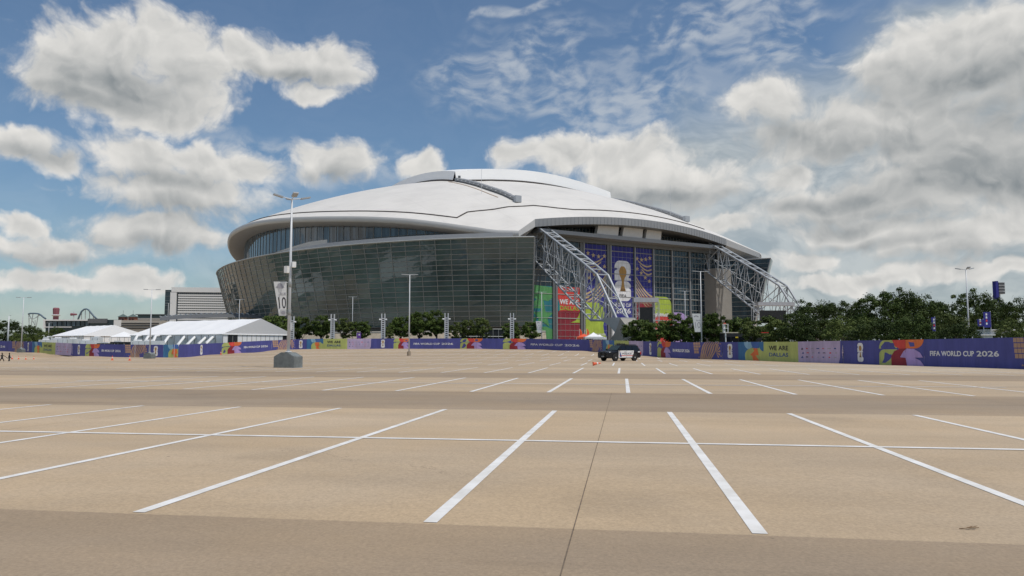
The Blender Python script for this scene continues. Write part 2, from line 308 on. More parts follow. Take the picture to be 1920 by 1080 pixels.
# ------------------------------------------------------------------ mesh helpers
class MB:
    def __init__(s): s.v = []; s.f = []
    def poly(s, pts):
        i = len(s.v); s.v += [tuple(p) for p in pts]; s.f.append(tuple(range(i, i + len(pts)))); return s
    def box(s, c, sx, sy, sz, rz=0.0, ax=None):      # centre, full sizes
        if ax is None:
            ax = (Vector((math.cos(rz), math.sin(rz), 0)), Vector((-math.sin(rz), math.cos(rz), 0)), Vector((0, 0, 1)))
        c = Vector(c); i = len(s.v)
        for a in (-1, 1):
            for b in (-1, 1):
                for d in (-1, 1): s.v.append(tuple(c + ax[0] * a * sx / 2 + ax[1] * b * sy / 2 + ax[2] * d * sz / 2))
        s.f += [tuple(i + j for j in q) for q in ((0, 1, 3, 2), (4, 6, 7, 5), (0, 4, 5, 1), (2, 3, 7, 6), (0, 2, 6, 4), (1, 5, 7, 3))]; return s
    def tube(s, pts, r, n=8, cap=True):
        pts = [Vector(p) for p in pts]; i0 = len(s.v); rr = r if isinstance(r, (list, tuple)) else [r] * len(pts)
        for k, p in enumerate(pts):
            d = (pts[min(k + 1, len(pts) - 1)] - pts[max(k - 1, 0)]).normalized()
            a = d.orthogonal().normalized() if abs(d.z) > 0.95 else Vector((0, 0, 1)).cross(d).normalized()
            b = d.cross(a)
            for j in range(n):
                t = 2 * math.pi * j / n; s.v.append(tuple(p + (a * math.cos(t) + b * math.sin(t)) * rr[k]))
        for k in range(len(pts) - 1):
            for j in range(n):
                j2 = (j + 1) % n; s.f.append((i0 + k * n + j, i0 + k * n + j2, i0 + (k + 1) * n + j2, i0 + (k + 1) * n + j))
        if cap:
            s.f.append(tuple(i0 + j for j in reversed(range(n)))); e = i0 + (len(pts) - 1) * n; s.f.append(tuple(e + j for j in range(n)))
        return s
    def prism(s, poly, fn, d0, d1):        # poly of 2-D points, fn(x, y, d) -> world
        n = len(poly); i = len(s.v)
        s.v += [tuple(fn(x, y, d0)) for x, y in poly] + [tuple(fn(x, y, d1)) for x, y in poly]
        s.f.append(tuple(i + j for j in range(n))); s.f.append(tuple(i + n + j for j in reversed(range(n))))
        for j in range(n): s.f.append((i + j, i + n + j, i + n + (j + 1) % n, i + (j + 1) % n))
        return s
    def grid(s, rows, close=False):        # rows of points -> quads
        i = len(s.v); n = len(rows[0])
        for r in rows: s.v += [tuple(p) for p in r]
        for a in range(len(rows) - 1):
            for b in range(n if close else n - 1):
                b2 = (b + 1) % n; s.f.append((i + a * n + b, i + a * n + b2, i + (a + 1) * n + b2, i + (a + 1) * n + b))
        return s
    def mesh(s, name, m, smooth=False, fix=False):
        me = bpy.data.meshes.new(name); me.from_pydata(s.v, [], s.f)
        me.materials.append(m)
        if fix:
            bm = bmesh.new(); bm.from_mesh(me); bmesh.ops.recalc_face_normals(bm, faces=bm.faces); bm.to_mesh(me); bm.free()
        if smooth: me.polygons.foreach_set('use_smooth', [True] * len(me.polygons))
        me.update(); return me
    def build(s, name, m, parent=None, smooth=False, fix=True):
        return link(name, s.mesh(name, m, smooth, fix), parent)
def link(name, me, parent=None):
    o = bpy.data.objects.new(name, me); COL.objects.link(o)
    if parent is not None:
        o.parent = parent; o.matrix_parent_inverse = WM[parent.name].inverted() if parent.name in WM else Matrix()
    return o
WM = {}
def thing(name, loc, label, cat, group=None, kind=None):
    e = bpy.data.objects.new(name, None); COL.objects.link(e); e.location = loc; e.empty_display_size = 0.5
    WM[e.name] = Matrix.Translation(Vector(loc)); return tag(e, label, cat, group, kind)
def tag(o, label=None, cat=None, group=None, kind=None):
    if label: o['label'] = label
    if cat: o['category'] = cat
    if group: o['group'] = group
    if kind: o['kind'] = kind
    return o
_uc = {}
def unit(kind, m, n=8):                    # shared unit cylinder (z 0..1, r 1) or unit cube
    key = (kind, m.name, n)
    if key not in _uc:
        b = MB()
        if kind == 'cyl': b.tube([(0, 0, 0), (0, 0, 1)], 1, n)
        else: b.box((0, 0, 0), 1, 1, 1)
        _uc[key] = b.mesh('unit_' + kind, m, kind == 'cyl' and n > 6, True)
    return _uc[key]
def place(o, mw, parent):
    if parent is not None:
        o.parent = parent; o.matrix_parent_inverse = WM[parent.name].inverted() if parent.name in WM else Matrix()
    o.matrix_basis = mw
    return o
def rod(name, p, q, r, m, parent, n=6):
    p, q = Vector(p), Vector(q); d = q - p
    mw = Matrix.Translation(p) @ d.to_track_quat('Z', 'Y').to_matrix().to_4x4() @ Matrix.Diagonal((r, r, d.length, 1))
    o = bpy.data.objects.new(name, unit('cyl', m, n)); COL.objects.link(o); return place(o, mw, parent)
def brick(name, c, sx, sy, sz, m, parent, rz=0.0, rot=None):
    mw = Matrix.Translation(Vector(c)) @ (rot or Matrix.Rotation(rz, 4, 'Z')) @ Matrix.Diagonal((sx, sy, sz, 1))
    o = bpy.data.objects.new(name, unit('cube', m)); COL.objects.link(o); return place(o, mw, parent)

_tm = {}
def text_polys(s, bold=0.02):
    if (s, bold) in _tm: return _tm[(s, bold)]
    cu = bpy.data.curves.new('lettering', 'FONT'); cu.body = s; cu.size = 1.0; cu.offset = bold; cu.resolution_u = 3
    o = bpy.data.objects.new('lettering', cu); COL.objects.link(o)
    me = bpy.data.meshes.new_from_object(o.evaluated_get(bpy.context.evaluated_depsgraph_get()))
    vs = [(v.co.x, v.co.y) for v in me.vertices]; fs = [tuple(p.vertices) for p in me.polygons]
    bpy.data.objects.remove(o); bpy.data.curves.remove(cu); bpy.data.meshes.remove(me)
    x0 = min(v[0] for v in vs); x1 = max(v[0] for v in vs); y0 = min(v[1] for v in vs); y1 = max(v[1] for v in vs)
    vs = [((x - x0) / (x1 - x0), (y - y0) / (y1 - y0)) for x, y in vs]
    _tm[(s, bold)] = (vs, fs); return vs, fs
def lettering(name, s, fn, x0, x1, y0, y1, layer, m, parent, bold=0.02):
    vs, fs = text_polys(s, 0.0); b = MB(); hx = bold * (y1 - y0) * 0.8   # weight comes from a few shifted copies, each a hair further out
    for k, (ox, oy) in enumerate(((0, 0), (-1, .5), (1, -.5), (-.5, -1), (.5, 1)) if bold > 0.01 else ((0, 0),)):
        i = len(b.v)
        b.v += [tuple(fn(x0 + hx + (x1 - x0 - 2 * hx) * x + ox * hx, y0 + (y1 - y0) * (.04 + .92 * y) + oy * hx * .6, layer + 0.12 * k)) for x, y in vs]
        b.f += [tuple(j + i for j in f) for f in fs]
    return b.build(name, m, parent, fix=False)
def arc(cx, cy, rx, ry, t0, t1, n=10):
    return [(cx + rx * math.cos(R(t0 + (t1 - t0) * i / n)), cy + ry * math.sin(R(t0 + (t1 - t0) * i / n))) for i in range(n + 1)]
def shape(name, polys, fn, layer, m, parent):
    b = MB()
    for p in polys: b.poly([fn(x, y, layer) for x, y in p])
    return b.build(name, m, parent, fix=False)
def star(cx, cy, r, rot=90, k=0.42):
    return [(cx + (r if i % 2 == 0 else r * k) * math.cos(R(rot + i * 36)), cy + (r if i % 2 == 0 else r * k) * math.sin(R(rot + i * 36))) for i in range(10)]

# ------------------------------------------------------------------ terrain
FV = [(-60, 657.5, 186), (0, 658.5, 180), (60, 661, 168), (160, 667.5, 152), (250, 670, 145), (330, 670.5, 142), (415, 664.5, 160), (450, 661.7, 166),
      (545, 655.3, 182), (600, 654.2, 181), (735, 653.8, 180), (865, 653.8, 178), (1000, 655, 173), (1090, 657.5, 164), (1131, 660.5, 150), (1208, 667, 127),
      (1259, 671, 115), (1300, 673, 110), (1385, 675, 102), (1498, 679, 89.5), (1580, 681.5, 81), (1650, 684, 75), (1735, 686.5, 68.5), (1900, 691.5, 58.7),
      (2000, 695, 54), (2150, 700, 48)]
def fence_at(x):                           # base point of the fence line seen at photo column x
    for (x0, y0, d0), (x1, y1, d1) in zip(FV, FV[1:]):
        if x <= x1 or x1 == FV[-1][0]:
            k = (x - x0) / (x1 - x0); return P(x, y0 + (y1 - y0) * k, 1 / (1 / d0 + (1 / d1 - 1 / d0) * k))
import numpy as np
def z_base(Y): return -0.17 * (1 - np.exp(-np.maximum(Y, -40) / 26.0))
ctrl = [fence_at(v[0]) for v in FV] + [P(18, 681, 130), P(55, 674.5, 148), P(211, 675.5, 120), P(244, 676, 118), P(540, 689.3, 60), P(1161, 676.7, 88)]
ctrl += [Vector((x, y, float(z_base(y)))) for x in range(-150, 151, 25) for y in (-60, -20, 10, 40, 60) if y < 60 or x < 40]
ctrl += [Vector((x, y, 0.5)) for x in (-500, -300, -150, 0, 150, 300, 500) for y in (240, 320, 450, 900)]
ctrl += [Vector((x, y, 0.3)) for x in (-2500, 0, 2500) for y in (2500,)] + [Vector((x, y, 0.0)) for x in (-1500, 1500) for y in (-150, 100)]
CX = np.array([c.x for c in ctrl]); CY = np.array([c.y for c in ctrl]); CD = np.array([c.z for c in ctrl]) - z_base(CY)
def gz(x, y):
    w_ = 1.0 / ((CX - x) ** 2 + (CY - y) ** 2 + 4.0) ** 1.5
    return float(z_base(y) + (w_ * CD).sum() / w_.sum())
def on(x, y, dz=0.0): return Vector((x, y, gz(x, y) + dz))
def at(px, d, dz=0.0):                     # ground point under photo column px at distance d
    p = P(px, 650, d); return on(p.x, p.y, dz)
gx = [-6000, -3000, -1500, -800, -450, -280, -200, -160] + [x * 2.5 for x in range(-54, 55)] + [160, 200, 280, 450, 800, 1500, 3000, 6000]
gy = [-400, -150, -60, -30] + [y * 2.5 for y in range(-6, 81)] + [215, 240, 280, 340, 450, 700, 1200, 2500, 6000]
g = MB(); g.grid([[on(x, y) for x in gx] for y in gy])
M_lot = ground_mat()
ground = tag(g.build('ground', M_lot, smooth=True, fix=False), kind='structure')
# ground beyond the fence: service road, then grass up to the stadium
fx = [v[0] for v in FV]
def strip(name, k0, k1, m, dz, n=6):
    b = MB(); rows = []
    for i in range(n + 1):
        rows.append([on(p.x * (1 + k0 + (k1 - k0) * i / n), p.y * (1 + k0 + (k1 - k0) * i / n), dz) for p in (fence_at(x) for x in [-900, -400] + fx)])
    b.grid(rows); return tag(b.build(name, m, smooth=True, fix=False), kind='structure')
strip('service_road', 0.012, 0.09, M_asph, 0.10); strip('grass_verge', 0.09, 0.55, M_grass, 0.14)

# ------------------------------------------------------------------ painted stall lines and the open joint
def lot(a, q): return (a * LX + q * LY, a * LY - q * LX)
def line_strip(name, a0, q0, a1, q1, wd, parent, m=M_stripe, dz=None, seg=2.0):
    n = max(1, int(math.hypot(a1 - a0, q1 - q0) / seg)); b = MB(); rows = []
    L_ = math.hypot(a1 - a0, q1 - q0); na, nq = -(q1 - q0) / L_, (a1 - a0) / L_
    for i in range(n + 1):
        k = i / n; a, q = a0 + (a1 - a0) * k, q0 + (q1 - q0) * k; row = []
        for s_ in (-0.5, 0.5):
            x, y = lot(a + na * wd * s_, q + nq * wd * s_); row.append(on(x, y, (0.004 + 0.00012 * max(a, 0)) if dz is None else dz))
        rows.append(row)
    b.grid(rows); o = b.build(name, m, parent, fix=False); return o
def inside_lot(a, q):
    x, y = lot(a, q)
    if y < 3: return False
    px = 960 + F * x / y
    if px < -120 or px > 2040: return False
    p = fence_at(px); return math.hypot(x, y) < math.hypot(p.x, p.y) * 0.965
OFF = [1.10, 0.17, -0.27, -0.9, -1.2, -0.4, 0.3, 0.0]
for r in range(8):
    a0, a1 = ROW0 + PER * r + 0.06, ROW0 + ROWD + PER * r - 0.05; am = (a0 + a1) / 2 - (0.1 if r == 0 else 0)
    qs = []
    for k in range(-60, 61):
        q = OFF[r] + 2.79 * k
        if inside_lot(a0, q) and inside_lot(a1, q) or (r == 0 and -16 < q < 16):
            line_strip('stall_line', a0, q, a1, q, 0.15 if r else 0.125, ground); qs.append(q)
    if qs: line_strip('row_line', am, min(qs) - 1.0, am, max(qs) + 1.0, 0.20 if r else 0.15, ground, seg=2.79, dz=(0.006 + 0.00012 * am))
line_strip('joint', -3, -0.44, 26.6, -0.41, 0.010, ground, M_joint, 0.0035)
for q in (-11.6, 10.75, 21.9, -22.8):
    line_strip('joint', 2, q, 60, q, 0.007, ground, M_joint, 0.004)

# ------------------------------------------------------------------ stadium
SC, SU, SV = Vector((-19, 378.5, 0)), Vector((0.515, -0.857, 0)).normalized(), Vector((0.857, 0.515, 0)).normalized()
def ST(a, b, z): return SC + SU * a + SV * b + Vector((0, 0, z))
stad = thing('stadium', SC + Vector((0, 0, 0.5)), 'huge domed stadium with white roof, canted dark glass walls and steel arch trusses', 'stadium')
def ell(t, ins, z, side=-1, A=157.0, B=121.0): return ST((A - ins) * math.sin(R(t)), side * (B - ins) * math.cos(R(t)), z)
def hit(px, py, ins):                      # where the ray through a pixel meets the inset ellipse -> (t, z)
    r = ray(px, py); best = None
    for i in range(-600, 700):
        t = i / 10; p = ell(t, ins, 0); e = abs(p.x / p.y - r.x / r.y)
        if t > -12 and (best is None or e < best[0]): best = (e, t, p.y)
    return best[1], HC + r.z / r.y * best[2]
LIP = [hit(x, y, 4.5) for x, y in ((430, 447), (440, 438), (460, 428.5), (490, 421.5), (540, 417), (607, 415.5), (710, 416.5), (800, 423), (867, 434), (933, 442.5), (973, 443.5))]
LIP = [(-12, LIP[0][1] - 0.2)] + LIP
LIP.sort()
TT = LIP[-1][0]
def zlip(t):
    t = abs(t) if t < -12 else t
    for (t0, z0), (t1, z1) in zip(LIP, LIP[1:]):
        if t <= t1: k = (t - t0) / (t1 - t0); k = max(0, min(1, k)); return z0 + (z1 - z0) * k
    return LIP[-1][1]
def smooth_lip(t): return sum(zlip(t + d) for d in (-4, -2, 0, 2, 4)) / 5 if t < TT - 5 else zlip(t)
FH = 1.9                                   # fascia height along the long sides
AE = lambda b: 126.5 + 3.5 * (1 - (b / 46.0) ** 2)
ZE = lambda b: 47.2 - 0.0016 * b * b
def boundary():                            # closed roof edge as (a, b, z)
    left = [((157 - 4.5) * math.sin(R(t)), -(121 - 4.5) * math.cos(R(t)), smooth_lip(t) + FH) for t in [-TT + i * (2 * TT) / 80 for i in range(81)]]
    end = [(AE(b), b, ZE(b)) for b in [-45 + i * 90 / 30 for i in range(31)]]
    right = [(a, -b, z) for a, b, z in reversed(left)]
    back = [(-a, b, z) for a, b, z in reversed(end)]
    return left + end + right + back
BD = boundary(); ZC = 81.0
def roof_z(r, zb, p=1.95): return zb + (ZC - zb) * (1 - r ** p)
rows = []
for i in range(33):
    r = (i / 32) ** 0.8
    rows.append([ST(a * r, b * r, roof_z(r, z)) for a, b, z in BD])
b = MB(); b.grid(rows, close=True); roof = b.build('roof', M_roof, stad, smooth=True)
def on_roof(a, b, dz=0.0):                 # height of the roof shell at plan (a, b)
    an = math.atan2(b, a); best = None; n = len(BD)
    for i in range(n):
        p, q = BD[i], BD[(i + 1) % n]
        a1, a2 = math.atan2(p[1], p[0]), math.atan2(q[1], q[0]); d = (a2 - a1 + math.pi) % (2 * math.pi) - math.pi; e = (an - a1 + math.pi) % (2 * math.pi) - math.pi
        if abs(d) > 1e-9 and 0 <= e / d <= 1:
            k = e / d; rb = math.hypot(p[0] + (q[0] - p[0]) * k, p[1] + (q[1] - p[1]) * k); zb = p[2] + (q[2] - p[2]) * k
            return ST(a, b, roof_z(min(1, math.hypot(a, b) / rb), zb) + dz)
    return ST(a, b, ZC + dz)
# dark gutter line round the membrane, with its jog at the near corner
nl = 81
gp = [(BD[i][0] * .962, BD[i][1] * .962) for i in range(0, nl - 6)]
gp += [(BD[nl - 6][0] * .915, BD[nl - 6][1] * .915), (BD[nl + 1][0] * .90, BD[nl + 1][1] * .90), (BD[nl + 4][0] * .93, BD[nl + 4][1] * .93)]
gp += [(BD[i][0] * .945, BD[i][1] * .945) for i in range(nl + 6, nl + 31)]
gut = []
for (x0, y0), (x1, y1) in zip(gp, gp[1:]):
    n = max(1, int(math.hypot(x1 - x0, y1 - y0) / 2.5)); gut += [on_roof(x0 + (x1 - x0) * k / n, y0 + (y1 - y0) * k / n, 0.12) for k in range(n)]
b = MB(); b.tube(gut, 0.24, 5); b.build('gutter', M_line, roof)
# long-side fascias and soffits, each side one piece
for side in (-1, 1):
    ts = [-TT + i * 2 * TT / 80 for i in range(81)]
    b = MB(); b.grid([[ell(t, 4.5, smooth_lip(t) + FH, side) for t in ts], [ell(t, 4.2, smooth_lip(t) + FH * 0.55, side) for t in ts], [ell(t, 4.5, smooth_lip(t) + 0.25, side) for t in ts], [ell(t, 5.0, smooth_lip(t), side) for t in ts]])
    b.build('eave_fascia', M_fasciaw, stad, smooth=True)
    b = MB(); b.grid([[ell(t, 5.0, smooth_lip(t) - 0.002, side) for t in ts], [ell(t, 8.0, smooth_lip(t) - 0.5, side) for t in ts], [ell(t, 12.5, smooth_lip(t) - 0.7, side) for t in ts]])
    b.build('soffit', M_soffit, stad, smooth=True)
# end canopy fascia (ribbed grey band) and its soffit
for s_ in (1, -1):
    bs = [-45 + i * 90 / 60 for i in range(61)]
    b = MB(); b.grid([[ST(s_ * (AE(q) + 0.05), q, ZE(q) + 0.02) for q in bs], [ST(s_ * AE(q), q, ZE(q) - 2.6) for q in bs]]); b.build('canopy_fascia', M_fascia, stad)
    b = MB(); b.grid([[ST(s_ * AE(q), q, ZE(q) - 2.6) for q in bs], [ST(s_ * 119, q, ZE(q) - 2.9) for q in bs]]); b.build('canopy_soffit', M_steeld, stad)
    for i, q in enumerate(bs[1:-1]):
        rod('fascia_rib', ST(s_ * (AE(q) + 0.06), q, ZE(q) - 0.1), ST(s_ * (AE(q) + 0.06), q, ZE(q) - 2.55), 0.06, M_fascia, stad, 5)
# corner wing: the eave tip folds down in front of the canopy
for sx in (1, -1):
    for sy in (-1, 1):
        tip = ((157 - 4.5) * math.sin(R(TT)), (121 - 4.5) * math.cos(R(TT)), zlip(TT))
        A0 = ST(sx * tip[0], sy * tip[1], tip[2]); A1 = ST(sx * tip[0], sy * tip[1], tip[2] + FH)
        E1 = ST(sx * AE(45), sy * 45, ZE(45)); E0 = ST(sx * AE(45), sy * 45, ZE(45) - 2.6); I0 = ST(sx * 118, sy * 47, tip[2] - 0.4)
        b = MB(); b.poly([A0, A1, E1, E0]); b.poly([A0, E0, I0]); b.build('corner_wing', M_fasciaw, stad)
# movable roof cap over the middle
CA, CB = 59.0, 41.0
def cap_pt(a, q, dz): return on_roof(a, q, dz)
na, nb_ = 20, 14
top = [[cap_pt(-CA + 2 * CA * i / na, -CB + 2 * CB * j / nb_, 4.3 + 1.2 * (1 - abs(-1 + 2 * j / nb_) ** 2)) for j in range(nb_ + 1)] for i in range(na + 1)]
b = MB(); b.grid(top); cap = b.build('roof_cap', M_cap, stad, smooth=True)
def cap_edge(pts):
    b = MB(); b.grid([[p for p, _ in pts], [q for _, q in pts]]); o = b.build('cap_face', M_cap, cap); return o
fr = lambda i: -CB + 2 * CB * i / 24
for s_ in (1, -1):
    cap_edge([(cap_pt(s_ * CA, fr(i), 4.3 + 1.2 * (1 - (fr(i) / CB) ** 2)), cap_pt(s_ * (CA + 1.0), fr(i), 0.7)) for i in range(25)])
    cap_edge([(cap_pt(-CA + 2 * CA * i / 24, s_ * CB, 4.3), cap_pt(-CA + 2 * CA * i / 24, s_ * (CB + 1.0), 0.7)) for i in range(25)])
    b = MB(); b.tube([cap_pt(s_ * (CA + 1.1), fr(i), 0.35) for i in range(25)], 0.4, 5); b.build('cap_gap', M_line, cap)
    b = MB(); b.tube([cap_pt(-CA + 2 * CA * i / 24, s_ * (CB + 1.1), 0.35) for i in range(25)], 0.4, 5); b.build('cap_gap', M_line, cap)
# pale crescent panel beside the cap
b = MB(); r1 = []; r2 = []
for i in range(21):
    k = i / 20; q = 2 + 38 * k; wdt = 5.0 * math.sin(math.pi * k) ** 0.8
    r1.append(on_roof(CA + 2.2, q, 0.15)); r2.append(on_roof(CA + 2.3 + wdt, q, 0.30))
b.grid([r1, r2]); b.build('skylight_crescent', mat('skylight', (0.45, 0.50, 0.52), 0.25), roof)
# exposed arch rail on the roof slope, both arches; lightning masts
for s_ in (-1, 1):
    rail = [on_roof(CA + 1 + (108 - CA) * i / 14, s_ * 41.0, 0.9) for i in range(15)]
    b = MB(); b.tube(rail, 0.85, 5); rl = b.build('arch_rail', M_fascia, roof)
    for i, p in enumerate(rail[1:-1]):
        rod('rail_bracket', p + SV * -1.2, p + SV * 1.6 + Vector((0, 0, 0.8)), 0.12, M_steel, roof, 5)
    brick('rail_stop', rail[-1] + Vector((0, 0, 0.3)), 1.5, 2.4, 2.4, M_steel, roof, rz=math.atan2(SU.y, SU.x))
    b = MB(); b.tube([on_roof(CA + 1 + (100 - CA) * i / 14, s_ * 44.5, 0.1) for i in range(15)], 0.16, 4); b.build('roof_cable', mat('tan_cable', (0.50, 0.38, 0.28)), roof)
p = on_roof(93, -47, 0); rod('mast', p, p + Vector((0, 0, 9.5)), 0.07, M_pole, roof, 5)
p = on_roof(105, 36, 0); rod('mast', p, p + Vector((0, 0, 13)), 0.06, M_pole, roof, 5)
p = on_roof(61, -40, 0); brick('roof_unit', p + Vector((0, 0, 1.4)), 1.0, 1.0, 2.0, M_steeld, roof)
rail = [on_roof(-70 + 45 * i / 10, -66 + 10 * i / 10, 0.8) for i in range(11)]
b = MB(); b.tube(rail, 0.7, 5); b.build('arch_rail', M_steeld, roof)
# clerestory behind the terrace: panes and fins
ZW, ZB0 = 35.5, 8.0
ts = [-14 + i * 1.55 for i in range(47)]
for t0, t1 in zip(ts, ts[1:]):
    if t1 > TT - 6: break
    b = MB(); b.poly([ell(t0 + .06, 12, 34.5), ell(t1 - .06, 12, 34.5), ell(t1 - .06, 12, smooth_lip(t1) - 0.6), ell(t0 + .06, 12, smooth_lip(t0) - 0.6)])
    b.build('clerestory_pane', M_gblue, stad, fix=False)
    rod('clerestory_fin', ell(t0, 11.9, 34.5), ell(t0, 11.9, smooth_lip(t0) - 0.6), 0.10, M_mull, stad, 5)
b = MB(); b.tube([ell(t, 11.8, 39.3) for t in ts], 0.10, 4); b.build('clerestory_rail', M_mull, stad)
for side in (-1, 1):
    tl = [-70 + i * 4 for i in range(36) if -70 + i * 4 <= 62]
    b = MB(); b.grid([[ell(t, 0.4, ZW - 0.15, side) for t in tl], [ell(t, 14, ZW - 0.3, side) for t in tl]]); b.build('terrace', M_conc, stad)
tl = [20 + i * 1.5 for i in range(28)]
b = MB(); b.grid([[ell(t, 0.5, ZW + 0.0) for t in tl], [ell(t, 0.9, ZW + 0.3 + 1.3 * min(1, (t - 20) / 12)) for t in tl], [ell(t, 1.4, ZW + 0.3 + 1.3 * min(1, (t - 20) / 12)) for t in tl]]); b.build('parapet', M_fascia, stad)
tl = [20 + i * 1.2 for i in range(11)]
b = MB(); b.grid([[ell(t, 1.2, ZW + 0.05) for t in tl], [ell(t, 0.9, ZW + 0.6 + 2.2 * min(1, i / 7)) for i, t in enumerate(tl)], [ell(t, 1.3, ZW + 0.6 + 2.2 * min(1, i / 7)) for i, t in enumerate(tl)]]); b.build('terrace_screen', M_fasciaw, stad)
# canted curtain wall: panes one by one near the corner, mullions, transoms
NR = 17
def wall_pt(t, k, out=0.0, side=-1):       # k = 0 base .. 1 top
    return ell(t, 7.5 * (1 - k) - out, ZB0 + (ZW - ZB0) * k, side)
cols = [63.4]
while cols[-1] > -75:
    t = cols[-1]; A_, B_ = 157 * math.cos(R(t)), 121 * math.sin(R(t)); cols.append(t - math.degrees(5.3 / math.hypot(A_, B_)))
rnd = random.Random(3); cnt = 0; rest = MB()
for ci, (t1, t0) in enumerate(zip(cols, cols[1:])):
    for r in range(NR):
        k0, k1 = r / NR + 0.003, (r + 1) / NR - 0.003; e = 0.02
        j = [rnd.uniform(-0.035, 0.035) for _ in range(4)]
        q = [wall_pt(t0 + e, k0, j[0]), wall_pt(t1 - e, k0, j[1]), wall_pt(t1 - e, k1, j[2]), wall_pt(t0 + e, k1, j[3])]
        if ci < 17 :
            b = MB(); b.poly(q); b.build('glass_pane', M_glass, stad, fix=False); cnt += 1
        else: rest.poly(q)
o = rest.build('glass_panes', M_glass, stad, fix=False); o['kind'] = 'stuff'
for t in cols: rod('mullion', wall_pt(t, -0.002, 0.10), wall_pt(t, 1.002, 0.10), 0.10, M_mull, stad, 5)
for r in range(NR + 1):
    b = MB(); b.tube([wall_pt(t, r / NR, 0.08) for t in cols], 0.11 if r < NR else 0.3, 4); b.build('transom', M_mull, stad)
b = MB(); b.grid([[wall_pt(t, 0, 0, 1) for t in cols], [wall_pt(t, 1, 0, 1) for t in cols]]); b.build('rear_curtain_wall', M_glass, stad)
# backing behind the panes and recessed base storey
for side in (-1, 1):
    b = MB(); b.grid([[ell(t, 8.3, ZB0 + 0.1, side) for t in cols], [ell(t, 0.9, ZW - 0.2, side) for t in cols]]); b.build('wall_backing', M_dark, stad)
    b = MB(); b.grid([[ell(t, 10.5, -1, side) for t in cols], [ell(t, 10.5, ZB0 + 0.2, side) for t in cols], [ell(t, 7.3, ZB0 + 0.1, side) for t in cols]]); b.build('base_storey', M_steeld, stad)
# wing returns at the near end
for s_ in (-1, 1):
    e0, e1 = wall_pt(63.5, 0, 0, s_), wall_pt(63.5, 1, 0, s_); i0, i1 = ST(121.5, s_ * 44, ZB0), ST(121.5, s_ * 44, ZW)
    nrow = 15
    for r in range(nrow):
        k0, k1 = r / nrow, (r + 1) / nrow
        b = MB(); b.poly([e0.lerp(e1, k0 + .004), i0.lerp(i1, k0 + .004), i0.lerp(i1, k1 - .004), e0.lerp(e1, k1 - .004)]); b.build('return_pane', M_gend, stad)
        rod('transom', e0.lerp(e1, k0), i0.lerp(i1, k0), 0.09, M_mull, stad, 4)
    b = MB(); b.tube([e0, e1], 0.22, 5); b.build('edge_post', M_fascia, stad)
    b = MB(); b.tube([e1, i1], 0.22, 5); b.build('edge_post', M_fascia, stad)
# ---- end wall
AW = 121.0
EDG = [-45.5, -32.8, -21, -8.9, 2.5, 11.6, 21, 30.2, 40, 45]
ZT = 38.4
def EF(q, z, layer=0): return ST(AW + 0.02 + 0.03 * layer, q, z)
for i, (q0, q1) in enumerate(zip(EDG, EDG[1:])):
    wpan = brick('end_glazing', ST(AW - 0.15, (q0 + q1) / 2, (3 + ZT) / 2), 0.2, q1 - q0 - 0.5, ZT - 3, M_gend, stad, rz=math.atan2(SU.y, SU.x))
    b = MB()
    nv = 6
    for k in range(1, nv): qq = q0 + (q1 - q0) * k / nv; b.tube([ST(AW + .0, qq, 3), ST(AW + .0, qq, ZT)], 0.07, 4)
    for k in range(1, 17): zz = 3 + (ZT - 3) * k / 17; b.tube([ST(AW + .0, q0 + .3, zz), ST(AW + .0, q1 - .3, zz)], 0.09 if k % 4 else 0.2, 4)
    o = b.build('glazing_bars', M_mull, stad); o['kind'] = 'stuff'
    if i: brick('end_column', ST(AW + 0.2, q0, (2 + ZT + 0.6) / 2), 0.9, 0.55, ZT - 1, M_fascia, stad, rz=math.atan2(SU.y, SU.x))
    if 0 < i < 4: brick('door_pocket', ST(AW + 0.15, q0 - 0.95, (2 + ZT) / 2), 0.5, 1.2, ZT - 2, M_steeld, stad, rz=math.atan2(SU.y, SU.x))
brick('end_header', ST(AW + 0.2, 0, ZT + 0.75), 1.6, 90, 1.5, M_steeld, stad, rz=math.atan2(SU.y, SU.x))
brick('end_beam', ST(AW + 3.0, -1, 40.45), 5.0, 84, 1.3, M_fascia, stad, rz=math.atan2(SU.y, SU.x))
b = MB(); b.grid([[ST(AW - 0.4, -45 + i * 3, 41) for i in range(31)], [ST(AW - 0.4, -45 + i * 3, ZE(-45 + i * 3) - 2.4) for i in range(31)]]); b.build('upper_glazing', M_gend, stad)
b = MB()
for i in range(61): q = -45 + i * 1.5; b.tube([ST(AW - 0.2, q, 41), ST(AW - 0.2, q, ZE(q) - 2.5)], 0.07, 4)
for k in range(4): b.tube([ST(AW - 0.2, q, 41.4 + k * 1.2) for q in (-30, 30)], 0.07, 4)
o = b.build('upper_bars', M_mull, stad); o['kind'] = 'stuff'
M_wrap = mat('white_wrap', (0.62, 0.62, 0.61), 0.5, var=0.06, scale=0.8, bump=0.9, bscale=1.2)
for q0, q1, zt in ((-18.8, -8.7, 45.2), (-7.3, 2.6, 45.3), (3.6, 11.6, 45.1)):
    b = MB(); b.prism([(q0, 41.15), (q1 - 0.6, 41.15), (q1, zt - .2), (q0 + 1.0, zt)], lambda x, y, d: ST(d, x, y), AW + 3.5, AW + 5.2); b.build('wrapped_sign', M_wrap, stad)
    rod('sign_frame', ST(AW + 4.2, q1 + 0.35, 41), ST(AW + 4.2, q1 + 0.35, zt), 0.25, M_steeld, stad)
b = MB(); b.box(ST(AW - 6, 0, 18), 10, 96, 40, math.atan2(SU.y, SU.x)); b.build('hall_core', M_dark, stad)
b = MB(); b.prism([(0, -1), (9, -1), (9, 32), (0, 32)], lambda x, y, d: ST(d, 38.5 + x, y), AW - 3, AW + 6); b.build('stair_tower', M_conc, stad)

